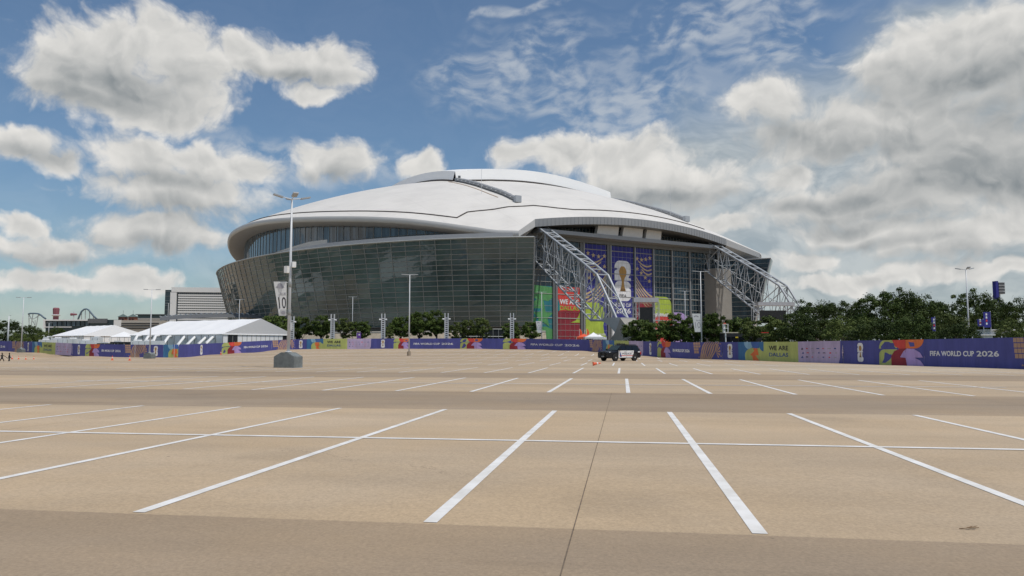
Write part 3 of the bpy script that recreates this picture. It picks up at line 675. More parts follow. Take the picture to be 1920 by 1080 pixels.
# ---- printed panels hung on the end wall
def prn(name, polys, layer, m): return shape(name, polys, EF, layer, m, banner)
def rect(x0, x1, y0, y1): return [(x0, y0), (x1, y0), (x1, y1), (x0, y1)]
def two(x0, x1, y0, y1):                   # the upper figure of the emblem, flat white block digit
    f_ = lambda pts: [(x0 + (x1 - x0) * x, y0 + (y1 - y0) * y) for x, y in pts]
    return [f_([(0, 0), (1, 0), (1, .13), (.86, .15)] + [(.86, .19), (.93, .27), (1, .45)] + arc(.68, .66, .32, .34, 10, 90, 7) + arc(.32, .66, .32, .34, 90, 175, 7) + [(0, .63), (.1, .62), (.2, .56), (.06, .52), (0, .44)])]
def six(x0, x1, y0, y1):
    f_ = lambda pts: [(x0 + (x1 - x0) * x, y0 + (y1 - y0) * y) for x, y in pts]
    return [f_(arc(.28, .28, .28, .28, 180, 270, 5) + arc(.72, .28, .28, .28, 270, 360, 5) + [(1, .52), (.95, .63), (.84, .67), (1, .70)] + arc(.70, .72, .30, .28, 15, 90, 5) + arc(.28, .72, .28, .28, 90, 180, 5))]
def trophy(x0, x1, y0, y1):
    f_ = lambda pts: [(x0 + (x1 - x0) * x, y0 + (y1 - y0) * y) for x, y in pts]
    r = [(.22, .10), (.30, .22), (.36, .38), (.26, .52), (.06, .64), (.0, .80), (.12, .92), (.32, 1), (.68, 1), (.88, .92), (1, .80), (.94, .64), (.74, .52), (.64, .38), (.70, .22), (.78, .10)]
    return [f_(r)], [f_([(.12, 0), (.88, 0), (.80, .12), (.20, .12)])]
def emblem(fn, cx, w_, y0, h, parent, layer=1, words=True, mats=None):
    x0, x1 = cx - w_ / 2, cx + w_ / 2; lo = y0 + h * 0.235 if words else y0; hh = y0 + h - lo
    shape('emblem', two(x0, x1, lo + hh * .505, lo + hh) + six(x0, x1, lo, lo + hh * .495), fn, layer, S['white'], parent)
    tr, bs = trophy(cx - w_ * .23, cx + w_ * .23, lo + hh * .24, lo + hh * .86)
    shape('trophy_print', tr, fn, layer + 1, S['trophy'], parent); shape('trophy_base_print', bs, fn, layer + 2, S['bronze'], parent)
    if words:
        lettering('lettering', 'FIFA', fn, cx - w_ * .22, cx + w_ * .22, lo + hh * .09, lo + hh * .17, layer + 1, S['black'], parent, 0.03)
        lettering('lettering', 'WORLD CUP', fn, x0, x1, y0 + h * .125, y0 + h * .195, layer, S['white'], parent, 0.035)
        lettering('lettering', '2026', fn, x0 + w_ * .03, x1 - w_ * .03, y0, y0 + h * .10, layer, S['white'], parent, 0.05)
def band(x0, x1, f0, f1, n=10):            # strip between two height curves
    return [(x0 + (x1 - x0) * i / n, f0(i / n)) for i in range(n + 1)] + [(x0 + (x1 - x0) * i / n, f1(i / n)) for i in range(n, -1, -1)]
def hang(q0, q1, z0, z1, m):
    b = MB(); b.prism(rect(q0, q1, z0, z1), lambda x, y, d: EF(x, y, d), -1.5, 0.6); return b.build('banner', m, stad)
# green star panel
banner = hang(-45.0, -33.6, 3.0, 22.3, S['cyan'])
prn('print', [arc(-45, 14.5, 7.5, 7.5, 0, 90, 8) + [(-45, 14.5)]], 1, S['green'])
for cz, rr in ((20.5, 5.4), (12.3, 0), (3.6, 5.2)):
    if rr: prn('print', [[(-39 - rr * .55, cz + 2.0), (-33.7, cz + 1.4), (-33.7, cz - 1.6), (-36, cz - 3.4), (-39.5, cz - 3.0), (-41.5, cz - .6)] if cz > 10 else [(-44, cz + 1), (-41, cz + 4.5), (-37, cz + 4.8), (-33.7, cz + 3.6), (-33.7, cz - .5), (-43, cz - .5)]], 2, S['green'])
prn('print', [star(-38.2, 11.8, 4.4)], 3, S['green'])
prn('print', [band(-45, -41, lambda k: 3.2 + k, lambda k: 9 + 3 * k)], 2, S['green'])
prn('print', [star(-43.2, 17.0, 2.6)], 3, S['cyan'])
# red slogan panel
banner = hang(-32.0, -22.6, 3.0, 22.3, S['wine'])
prn('print', [rect(-32.0, -22.6, 13.2, 22.3)], 1, S['red']); prn('print', [[(-32, 13.2), (-32, 18.2), (-31.3, 16.5), (-31, 14.5)]], 2, S['cyan'])
prn('print', [[(-32, 13.2), (-22.6, 13.2), (-22.6, 13.9), (-28, 14.0), (-32, 13.8)]], 2, S['wine'])
prn('print', [[(-26.7, 9.9), (-24.6, 10.6), (-23.2, 12.3), (-22.7, 13.9), (-22.7, 9.9)]], 2, S['lime2'])
lettering('lettering', 'WE ARE', EF, -31.3, -23.2, 16.2, 18.0, 3, S['white'], banner, 0.06)
lettering('lettering', 'DALLAS', EF, -31.3, -23.2, 14.1, 15.7, 3, S['lime2'], banner, 0.03)
# stars-and-stripes pair either side of the emblem
for q0, q1, flip in ((-20.2, -10.6, 1), (3.0, 11.1, -1)):
    banner = hang(q0, q1, 5.0 if flip > 0 else 13.5, ZT - 0.3, S['royal'])
    X = lambda k: q0 + (q1 - q0) * (k if flip > 0 else 1 - k)
    for k in range(3):
        f0 = lambda s_, k=k: 33.0 - k * 1.5 - 1.6 * math.sin(math.pi * (0.15 + .8 * s_)) + 0.9 * s_
        prn('stripe_print', [[(X(.03 + .80 * (1 - .12 * k) * s_ / 10), f0(s_ / 10)) for s_ in range(11)] + [(X(.03 + .80 * (1 - .12 * k) * s_ / 10), f0(s_ / 10) - .55) for s_ in range(10, -1, -1)]], 1, S['sand'])
    for k in range(5):
        f0 = lambda s_, k=k: 20.5 - k * 1.35 + 7.4 * s_ ** 1.5
        prn('stripe_print', [[(X(s_ / 10), f0(s_ / 10)) for s_ in range(11)] + [(X(s_ / 10), f0(s_ / 10) - .72) for s_ in range(10, -1, -1)]], 1, S['sand'])
    for kx, z in ((.13, 34.8), (.38, 34.2), (.63, 33.9), (.90, 34.2), (.90, 30.4), (.66, 28.9), (.42, 27.3), (.18, 26.0)):
        prn('star_print', [star(X(kx), z, 0.95)], 2, S['sand'])
banner = [o for o in stad.children if o.name.startswith('banner')][2]
prn('print', [[(-20.2, 5.0), (-20.2, 17.2), (-14.5, 17.2), (-12.2, 15.6), (-11.6, 12.0), (-12.4, 9.0), (-12.0, 6.5), (-11.0, 5.0)]], 3, S['lime2'])
lettering('lettering', 'FIFA WORLD CUP 2026', EF, -19.6, -11.4, 5.5, 6.2, 4, S['white'], banner, 0.04)
banner = hang(3.0, 11.1, 3.0, 13.5, S['wine'])
prn('print', [[(3.0, 13.5)] + arc(6.2, 17.0, 3.2, 3.2, 180, 90, 5) + [(11.1, 20.2), (11.1, 13.5)]], 1, S['wine'])
# the tall emblem panel
banner = hang(-8.2, 1.9, 5.0, ZT - 0.3, S['royal'])
emblem(EF, -3.1, 7.6, 13.6, 19.4, banner)
prn('print', [rect(-8.2, 1.9, 5.0, 11.0)], 1, S['white']); prn('print', [[(-5.0, 6), (-3.6, 10.2), (-2.8, 10.4), (-1.2, 6), (-2.2, 6), (-3.0, 8.6), (-4.0, 6)]], 2, S['black'])
# right-hand panels
banner = hang(12.1, 20.6, 3.0, 14.0, S['red'])
prn('print', [[(12.1, 14.0), (12.1, 20.4), (17.4, 20.4)] + arc(17.4, 17.0, 3.2, 3.4, 90, 0, 6) + [(20.6, 14.0)]], 1, S['lime2'])
prn('print', [rect(12.1, 20.6, 13.2, 14.6)], 2, S['lime2'])
lettering('lettering', '#FIFAWorldCup', EF, 12.3, 20.2, 12.4, 14.2, 3, S['white'], banner, 0.05)
banner = hang(21.4, 29.8, 3.0, 11.0, S['violet'])
prn('print', [[(21.4, 11.0), (21.4, 14.6), (24.6, 14.6)] + arc(24.6, 10.0, 5.2, 4.6, 90, 12, 6)], 1, S['violet'])

# ---- arch trusses: chords, cross rungs, web members
def truss(sv, lab):
    tp = [(104, 53.0), (119.7, 44.4), (128.9, 39.4), (138.2, 34.1), (147.6, 28.7), (157, 23.0), (162, 15.6), (166, 9.6)]
    lw = [(104, 42.0), (119.5, 33.0), (128, 27.1), (136.6, 21.2), (145.2, 15.2), (153.8, 9.4), (160, 9.2), (166, 9.2)]
    tr = thing_part = bpy.data.objects.new('arch_truss', None); COL.objects.link(tr); tr.parent = stad; tr.matrix_parent_inverse = WM[stad.name].inverted(); tr['label'] = lab
    hw = 2.1
    def pt(tab, s_, k): a, z = tab[k]; return ST(a, sv * 40.5 + s_ * hw, z)
    for tab, rr in ((tp, 0.38), (lw, 0.32)):
        for s_ in (-1, 1):
            for k in range(len(tab) - 1): rod('chord', pt(tab, s_, k), pt(tab, s_, k + 1), rr, M_steel, tr, 8)
        for k in range(len(tab) - 1):
            nsub = 3 if k < 5 else 1
            for j in range(nsub):
                u = j / nsub; A_ = pt(tab, -1, k).lerp(pt(tab, -1, k + 1), u); B_ = pt(tab, 1, k).lerp(pt(tab, 1, k + 1), u)
                rod('rung', A_, B_, 0.20, M_steel, tr)
                if j == 0:
                    C_ = pt(tab, 1, k).lerp(pt(tab, 1, k + 1), 1 / nsub); rod('rung', A_, C_, 0.18, M_steel, tr)
    n = len(tp)
    for s_ in (-1, 1):
        for k in range(n):
            if k < n - 1: rod('web', pt(lw, s_, k), pt(tp, s_, k), 0.18, M_steel, tr)
            if k < n - 2:
                rod('web', pt(lw, s_, k), pt(tp, s_, k + 1), 0.16, M_steel, tr)
                m1 = pt(lw, s_, k).lerp(pt(lw, s_, k + 1), 0.5); m2 = pt(tp, s_, k).lerp(pt(tp, s_, k + 1), 0.5)
                rod('web', pt(tp, s_, k), m1, 0.12, M_steel, tr); rod('web', m1, m2, 0.11, M_steel, tr)
                rod('web', pt(tp, s_, k).lerp(pt(lw, s_, k), .5), pt(tp, -s_, k + 1).lerp(pt(lw, -s_, k + 1), .5), 0.10, M_steel, tr)
    for k in range(n - 1): rod('web', pt(lw, -1, k), pt(tp, 1, k), 0.12, M_steel, tr); rod('web', pt(lw, 1, k), pt(tp, -1, k), 0.13, M_steel, tr)
    b = MB(); b.prism([(160, 9.0), (161, 10.0), (168.5, 9.8), (168.2, 6.6), (165.8, 5.6), (163.2, 7.6)], lambda x, y, d: ST(x, sv * 40.5 + d, y), -2.6, 2.6); b.build('pier_shoe', M_steel, tr)
    prof = [(168.4, 9.6), (167.0, 7.0), (165.2, 4.8), (162.6, 2.8), (159.5, 1.4), (156.0, 0.8), (155, -2), (182, -2), (178, 2.0), (172, 6.4)]
    b = MB(); b.prism(prof, lambda x, y, d: ST(x, sv * 40.5 + d, y), -2.7, 2.7); b.build('pier', M_conc, tr)
truss(-1, 'near grey box truss landing beside the white canopy tents'); truss(1, 'far grey box truss landing behind the trees')

# ------------------------------------------------------------------ fence with printed scrim
FHT = 2.44
def fence_run(label, mods):
    base = fence_at(mods[0][0]); fe = thing('fence', base, label, 'fence', 'printed fences round the car park')
    for x0, x1, kind in mods:
        p0, p1 = fence_at(x0), fence_at(x1); L_ = math.hypot(p1.x - p0.x, p1.y - p0.y); d = Vector(((p1.x - p0.x) / L_, (p1.y - p0.y) / L_, 0)); n = Vector((d.y, -d.x, 0))
        if n.dot(Vector((p0.x, p0.y, 0))) > 0: n = -n
        def fn(x, y, layer, p0=p0, p1=p1, L_=L_, n=n):
            k = x / L_; q = p0.lerp(p1, k); k2 = 0.035 * math.sin(x * 2.1 + p0.x) * math.sin(min(1, max(0, y / FHT)) * math.pi)
            return q + n * (0.05 + 0.012 * layer + k2) + Vector((0, 0, y))
        bg_ = dict(limered='purple', teal='teal', lime='lime', lilac='lilac', fifa='purple', emb='purple', eagle='purple', plain='purple', emb2='purple')[kind]
        nx = max(2, int(L_ / 0.9)); b = MB()
        rows = [[fn(L_ * i / nx, y, 0) for i in range(nx + 1)] for y in (-0.12, 0.6, 1.2, 1.8, FHT)]
        b.grid(rows); bn = b.build('banner', S[bg_], fe, smooth=True, fix=False)
        U = lambda pts, x0=0.0, x1=L_: [(x0 + (x1 - x0) * a, FHT * c_) for a, c_ in pts]
        def pr(pts, col, layer=1): shape('print', [U(q) for q in pts], fn, layer, S[col], bn)
        if kind == 'limered':
            pr([arc(.14, .66, .14, .34, 180, 90, 5) + [(.36, 1), (.42, .68), (0.02, .66)], [(0, 0), (0, .42)] + arc(.14, .42, .14, .21, 180, 90, 5) + [(.42, .63), (.32, .45), (.30, 0)]], 'lime')
            pr([[(.32, 1), (.62, 1), (.62, .66), (.50, .64), (.38, .74)]], 'red', 2); pr([[(.62, 1), (1, 1)] + arc(.80, 1, .20, .34, 0, -90, 6) + [(.62, .66)]], 'orange', 1)
            pr([[(.29, 0), (.29, .36), (.36, .56), (.48, .65), (.62, .66), (.62, .52), (.50, .32), (.62, .30), (.64, 0)]], 'maroon', 3)
            pr([[(.49, .32), (.58, .56), (.66, .66), (.80, .64), (.92, .50), (.98, .32), (.80, .31), (.92, .20), (1, 0), (.64, 0), (.62, .30)]], 'violet', 4)
        elif kind == 'teal':
            pr([arc(.52, 1, .22, .40, 180, 360, 8)], 'sky', 1); pr([arc(.85, 1, .22, .36, 180, 300, 6) + [(1, 1)]], 'blue', 2)
            pr([[(.36, 0)] + arc(.70, .28, .36, .40, 180, 90, 6) + [(1, .66), (1, 0)]], 'lime', 3)
            pr([[(.64, .66), (.92, .66), (.98, .30), (.84, .28), (1, 0), (.72, 0), (.68, .26), (.55, .30)]], 'orange', 4)
        elif kind == 'lime':
            lettering('lettering', 'WE ARE', fn, L_ * .26, L_ * .76, FHT * .56, FHT * .80, 1, S['black'], bn, 0.07)
            lettering('lettering', 'DALLAS', fn, L_ * .26, L_ * .76, FHT * .24, FHT * .44, 1, S['navy'], bn, 0.06)
            pr([arc(.12, 1, .14, .5, 180, 270, 5) + [(.12, 1)]], 'teal', 1)
        elif kind == 'lilac':
            rr = random.Random(int(x0)); cs = ['black', 'red', 'grey', 'navy', 'red', 'grey', 'navy']
            for row in range(3):
                for k in range(7):
                    cx = .09 + k * .125 + (.0 if row % 2 == 0 else .02); wd = rr.uniform(.018, .042) * (1.0 if row == 0 else .8); cy = .66 - row * .20; hh = rr.uniform(.014, .030)
                    pr([[(cx - wd, cy - hh), (cx + wd, cy - hh), (cx + wd * .8, cy + hh), (cx - wd * .9, cy + hh)]] if k else [[(cx - .03, cy - .05), (cx + .03, cy - .05), (cx + .008, cy + .05)]], cs[(k + row * 3) % 7])
            pr([[(.955, 1), (1, 1), (1, 0), (.91, 0), (.945, .25)]], 'purple', 1)
        elif kind == 'fifa':
            lettering('lettering', 'FIFA WORLD CUP', fn, L_ * .08, L_ * .60, FHT * .38, FHT * .57, 1, S['white'], bn, 0.065)
            lettering('lettering', '2026', fn, L_ * .63, L_ * .86, FHT * .38, FHT * .57, 1, S['white'], bn, 0.07)
        elif kind in ('emb', 'emb2'):
            cx = L_ * .5
            emblem(fn, cx, 0.92, FHT * .10, FHT * .80, bn, 1, words=False)
        elif kind == 'eagle':
            for k in range(7):                # fanned feathers and a scaled body
                x = .30 + k * .075
                pr([[(x - .05 - .02 * k, 0), (x - .02, .45), (x + .04, .80), (x + .13, 1), (x + .165, 1), (x + .085, .78), (x + .03, .45), (x + .0 - .02 * k, 0)]], 'gold', 1 + k % 3)
            for r_ in range(4):
                for c_ in range(3):
                    cx, cy = .06 + c_ * .08 + .01 * r_, .92 - r_ * .17
                    pr([[(cx - .036, cy - .07), (cx + .036, cy - .075), (cx + .036, cy + .065), (cx - .036, cy + .07)]], 'gold', 1)
            for k in range(6):
                t0 = 100 - k * 30
                pr([[(.80, .40)] + arc(.82, .48, .13, .42, t0, t0 - 17, 3)], 'gold', 3)
            for cx, cy in ((.33, .25), (.22, .12), (.37, .66), (.95, .9), (.97, .2)):
                pr([star(cx, cy, .04)], 'gold', 4)
    # posts
    xs0, xs1 = mods[0][0], mods[-1][1]; pts = [fence_at(xs0 + (xs1 - xs0) * i / 300) for i in range(301)]; acc = 0
    for p, q in zip(pts, pts[1:]):
        acc += (q - p).length
        if acc > 3.0:
            acc = 0; o_ = Vector((q.x, q.y, 0)).normalized() * 0.16
            rod('post', q + o_ + Vector((0, 0, -0.1)), q + o_ + Vector((0, 0, FHT + 0.13)), 0.035, M_pole, fe, 6)
    return fe
fence_run('left fence run with purple printed scrim in front of the white tents', [(-60, 22, 'fifa'), (22, 46, 'eagle'), (46, 60, 'emb'), (60, 75, 'teal'), (75, 104, 'lime'), (104, 136, 'lilac'), (136, 160, 'emb'), (160, 187, 'limered'), (187, 233, 'fifa'), (233, 278, 'eagle'), (278, 306, 'emb'),
          (306, 334, 'teal'), (334, 415, 'emb'), (415, 452, 'limered'), (452, 509, 'fifa'), (509, 553, 'eagle')])
fence_run('middle fence run with purple printed scrim below the glass wall and small trees', [(553, 575, 'emb'), (575, 600, 'teal'), (600, 651, 'lime'), (651, 698, 'lilac'), (698, 738, 'emb'), (738, 768, 'limered'), (768, 863, 'fifa'), (863, 905, 'limered'), (905, 943, 'plain'), (943, 987, 'limered'), (987, 1105, 'fifa')])
fence_run('right fence run with purple printed scrim under the dense trees, reaching nearest', [(1105, 1131, 'eagle'), (1131, 1149, 'teal'), (1149, 1180, 'lime'), (1180, 1208, 'lilac'), (1208, 1233, 'emb'), (1233, 1259, 'limered'), (1259, 1300, 'fifa'), (1300, 1355, 'eagle'), (1355, 1385, 'emb'), (1385, 1425, 'teal'), (1425, 1498, 'lime'),
          (1498, 1582, 'lilac'), (1582, 1650, 'emb'), (1650, 1735, 'limered'), (1735, 1902, 'fifa'), (1902, 1990, 'eagle'), (1990, 2060, 'emb'), (2060, 2140, 'plain')])

# ------------------------------------------------------------------ stone retaining wall round the stadium foot
rw = thing('retaining_wall', ell(30, -14, 0.5), 'long tan stone retaining wall behind the small trees below the glass wall', 'wall')
tl = [5 + i * 1.6 for i in range(38)]
b = MB(); b.grid([[ell(t, -16, -0.5) for t in tl], [ell(t, -14.6, 3.0) for t in tl], [ell(t, -12.6, 5.6) for t in tl], [ell(t, -10, 5.7) for t in tl], [ell(t, 10, 5.9) for t in tl]]); b.build('stone_face', M_tan, rw)
b = MB(); b.tube([ell(t, -12.4, 5.85) for t in tl], 0.3, 5); b.build('coping', mat('pale_coping', (0.5, 0.46, 0.4), 0.8), rw)
sb = thing('entrance_doors', ST(150, -45, 0.5), 'dark glazed entrance doors under the corner of the glass wall', 'doors')
e0 = P(862, 640, 212); e1 = P(945, 640, 214)
b = MB(); b.poly([Vector((e0.x, e0.y, 0)), Vector((e1.x, e1.y, 0)), Vector((e1.x, e1.y, 6.6)), Vector((e0.x, e0.y, 6.6))]); b.build('glazing', M_dark, sb)
for i in range(9):
    p = e0.lerp(e1, i / 8); rod('mullion', (p.x, p.y - .1, 0), (p.x, p.y - .1, 6.6), 0.09, M_mull, sb, 5)
for z in (2.6, 4.4, 6.5): rod('transom', (e0.x, e0.y - .12, z), (e1.x, e1.y - .12, z), 0.1, M_mull, sb, 5)

# ------------------------------------------------------------------ trees
def leaf_mat(name, c0, c1):
    m = bpy.data.materials.new(name); m.use_nodes = True; t = m.node_tree; b = NB(t); bs = t.nodes['Principled BSDF']
    g_ = t.nodes.new('ShaderNodeNewGeometry'); oi = t.nodes.new('ShaderNodeObjectInfo')
    n = b.noise(g_.outputs['Position'], 0.8, 3, 0.6); k = b.m('ADD', b.step(n, 0.3, 0.7), b.m('MULTIPLY_ADD', g_.outputs['Random Per Island'], 0.8, -0.4), clamp=True)
    col = b.mix(k, (*c0, 1), (*c1, 1)); v = b.m('MULTIPLY_ADD', oi.outputs['Random'], 0.45, 0.78)
    t.links.new(b.mix(1.0, col, b.xyz(v, v, v), 'MULTIPLY'), bs.inputs['Base Color']); bs.inputs['Roughness'].default_value = 0.6
    bs.inputs['Specular IOR Level'].default_value = 0.15
    return m
M_leaf = [leaf_mat('oak_leaf', (0.020, 0.038, 0.008), (0.072, 0.104, 0.025)), leaf_mat('light_leaf', (0.050, 0.075, 0.016), (0.135, 0.165, 0.048))]
def crown_mesh(seed, n_clump, n_leaf, leaf, m=None, core=0.45):
    rn = random.Random(seed); cl = []
    for _ in range(n_clump):                # clumps pushed to the crown's shell, lower ones wider
        while True:
            x, y, z = rn.uniform(-1, 1), rn.uniform(-1, 1), rn.uniform(-0.85, 1)
            r = math.sqrt(x * x + y * y + z * z)
            if core < r < 1.0: break
        if rn.random() < 0.40: q = rn.uniform(0.74, 0.92) / max(r, .6); cl.append((x * q, y * q, z * q, rn.uniform(0.09, 0.16)))
        else: cl.append((x * 0.80, y * 0.80, z * 0.80, rn.uniform(0.12, 0.27)))
    b = MB()
    for i in range(n_leaf):
        cx, cy, cz, cr = cl[rn.randrange(n_clump)]
        if rn.random() < 0.12: cr *= 1.7           # stray twigs between the clumps
        th, ph = rn.uniform(0, 2 * math.pi), math.acos(rn.uniform(-0.7, 1)); rr = cr * rn.random() ** 0.35
        nx, ny, nz_ = math.sin(ph) * math.cos(th), math.sin(ph) * math.sin(th), math.cos(ph)
        c = Vector((cx + rr * nx, cy + rr * ny, cz + rr * nz_ * 0.75))
        nrm = (Vector((nx, ny, nz_)) + Vector((rn.gauss(0, .5), rn.gauss(0, .5), rn.gauss(0.25, .5)))).normalized()
        u = nrm.orthogonal().normalized(); u.rotate(Matrix.Rotation(rn.uniform(0, 6.28), 3, nrm)); v = nrm.cross(u)
        l = leaf * rn.uniform(0.6, 1.4)
        b.poly([c - u * l, c - v * l * .55, c + u * l, c + v * l * .55])
    return b.mesh('crown', m)
def trunk_mesh(seed, kind):
    rn = random.Random(seed); b = MB(); h = 1.0
    b.tube([(0, 0, -0.05), (0.01, 0.01, .25), (0.03, -0.01, .6), (0.02, 0.02, h)], [.055, .042, .036, .022], 7)
    for k in range(6):
        a = k * 1.05 + rn.uniform(-.3, .3); z0 = rn.uniform(.35, .7); l = rn.uniform(.3, .5)
        b.tube([(0.02, 0, z0), (math.cos(a) * l * .5, math.sin(a) * l * .5, z0 + .22), (math.cos(a) * l, math.sin(a) * l, z0 + .38)], [.026, .016, .006], 5)
    return b.mesh('trunk', M_bark, True)
M_leaf.append(leaf_mat('lawn_leaf', (0.028, 0.050, 0.010), (0.098, 0.138, 0.030)))
CROWNS = [crown_mesh(i, 70, 12000, 0.052, m=M_leaf[2], core=0.15) for i in range(4)] + [crown_mesh(10 + i, 50, 7000, 0.055, m=M_leaf[1], core=0.15) for i in range(2)]
BIG = [crown_mesh(30 + i, 130, 17000, 0.027, m=M_leaf[0]) for i in range(3)] + [crown_mesh(40, 110, 12000, 0.029, m=M_leaf[1])]
TRUNKS = [trunk_mesh(i, 0) for i in range(3)]
rt = random.Random(11)
def tree(px, ytop, wpx, d, label, group, variant, low=0.30, big=False, ybot=None):
    base = at(px, d); zt = P(px, ytop, d).z; h = zt - base.z; rx = wpx / F * d / 2
    t = thing('tree', base, label, 'tree', group)
    cb = h * low; cz = (cb + h) / 2; rz_ = (h - cb) / 2
    cr = link('crown', (BIG if big else CROWNS)[variant], t); cr.matrix_parent_inverse = Matrix()
    cr.location = (0, 0, cz); cr.scale = (rx * 1.06, rx * 1.06, rz_ * 1.08); cr.rotation_euler = (0, 0, rt.uniform(0, 6.28))
    tr = link('trunk', TRUNKS[variant % 3], t); tr.matrix_parent_inverse = Matrix(); k = cb + rz_ * 0.9; tr.scale = (max(h * .55, rx * .8), max(h * .55, rx * .8), k); tr.rotation_euler = (0, 0, rt.uniform(0, 6.28))
    return t
G1 = 'small trees along the stadium lawn'
SMALL = [(512, 589, 62, 206, 0, 'dark leafy tree behind the right gable of the big white tent'), (562, 591, 46, 203, 1, 'round green tree just right of the tall near lamp post'),
         (602, 592, 48, 204, 2, 'dark green tree left of the leftmost clear ladder pylon'), (645, 595, 42, 202, 4, 'light green tree right of the leftmost clear ladder pylon'),
         (677, 601, 44, 200, 3, 'spreading low tree left of the second ladder pylon'), (727, 612, 24, 198, 4, 'smallest sapling right of the second ladder pylon'),
         (750, 592, 48, 204, 0, 'dark tree on the left of the tallest trio by the glass wall'), (785, 581, 54, 205, 1, 'tallest dark tree in the middle of the trio by the glass wall'),
         (818, 582, 48, 206, 2, 'dark tree on the right of the tallest trio, against a ladder pylon'), (856, 603, 38, 200, 4, 'low pale tree right of the third ladder pylon'),
         (876, 598, 34, 203, 5, 'slim pale tree in the middle of the lighter group'), (903, 595, 40, 201, 5, 'pale rounded tree left of the dark entrance doors'),
         (960, 603, 46, 199, 0, 'dark low tree below the near corner of the glass wall'), (996, 602, 42, 198, 3, 'dark low tree behind the small tilted banner')]
for px, yt, wd, d, vr, lab in SMALL: tree(px, yt, wd, d, lab, G1, vr)
G2 = 'trees behind the right fence'
RIGHT = [(1198, 596, 62, 160, 0, 0, 'leaning dark tree right above the parked police car'), (1226, 600, 56, 152, 1, 0, 'dark tree right of the one above the police car'),
         (1264, 588, 60, 156, 2, 0, 'taller dark tree in front of the red and lime panels'), (1296, 592, 50, 150, 3, 0, 'dark tree just left of the right-hand numbered banner'),
         (1340, 584, 62, 148, 0, 0, 'dense dark tree just right of the right-hand numbered banner'), (1388, 591, 60, 150, 1, 0, 'dark tree in front of the far stage tower'),
         (1412, 600, 56, 128, 4, 0, 'pale bushy tree in front of the parked buses'), (1462, 597, 60, 122, 5, 0, 'palest yellow green tree among the right-hand trees'),
         (1440, 594, 70, 158, 2, 0, 'dark tree below the far stage screen')]
BIGR = [(1528, 560, 110, 150, 0, 'big rounded dark tree where the far truss lands'), (1572, 566, 90, 160, 1, 'broad dark tree right of the far truss landing'),
        (1500, 583, 80, 118, 2, 'low dark bush-like tree in front of the far truss landing'), (1590, 588, 90, 105, 3, 'lower greyish green tree in front, above the slogan banner'),
        (1648, 549, 110, 128, 1, 'tall dark tree left of the tallest crown on the right'), (1690, 541, 110, 130, 2, 'tallest dark crown in the right-hand trees'),
        (1640, 598, 100, 94, 0, 'low near tree right above the lilac logo banner'), (1735, 552, 90, 134, 0, 'dark tree right of the tallest crown'),
        (1712, 592, 90, 88, 1, 'low near tree above the coloured petal print'), (1783, 580, 90, 98, 3, 'low greyish tree left of the far right lamp post'),
        (1826, 543, 100, 120, 2, 'tall dark tree behind the far right lamp post'), (1870, 560, 70, 124, 1, 'dark tree below the tall speaker tower'),
        (1918, 556, 90, 112, 0, 'dark tree cut by the right edge, upper'), (1902, 592, 70, 84, 3, 'low near tree cut by the right edge'),
        (1765, 568, 80, 128, 1, 'dark tree filling the dip between two tall crowns'), (1608, 572, 70, 138, 2, 'dark tree in the gap left of the tall crowns'), (1800, 604, 80, 84, 2, 'lowest near tree left of the blue flags')]
for px, yt, wd, d, vr, big, lab in RIGHT: tree(px, yt, wd, d, lab, G2, vr, low=0.16)
for px, yt, wd, d, vr, lab in BIGR: tree(px, yt, wd, d, lab, G2, vr, low=0.08, big=True)
G3 = 'dark trees on the far left'
for px, yt, wd, d, vr, lab in [(8, 597, 60, 260, 0, 'dark tree cut by the left edge'), (52, 610, 46, 270, 1, 'dark tree right of the far left grey post'), (36, 622, 40, 250, 3, 'lower olive tree behind the far left lamp post'),
                               (82, 619, 34, 255, 3, 'olive rounded tree below the roller coaster'), (66, 612, 30, 300, 2, 'dark tree left of the low black building'), (-30, 598, 60, 262, 2, 'dark tree just outside the left edge'),
                               (105, 612, 34, 300, 0, 'dark tree in front of the low black building')]:
    tree(px, yt, wd, d, lab, G3, vr, low=0.05, big=True)

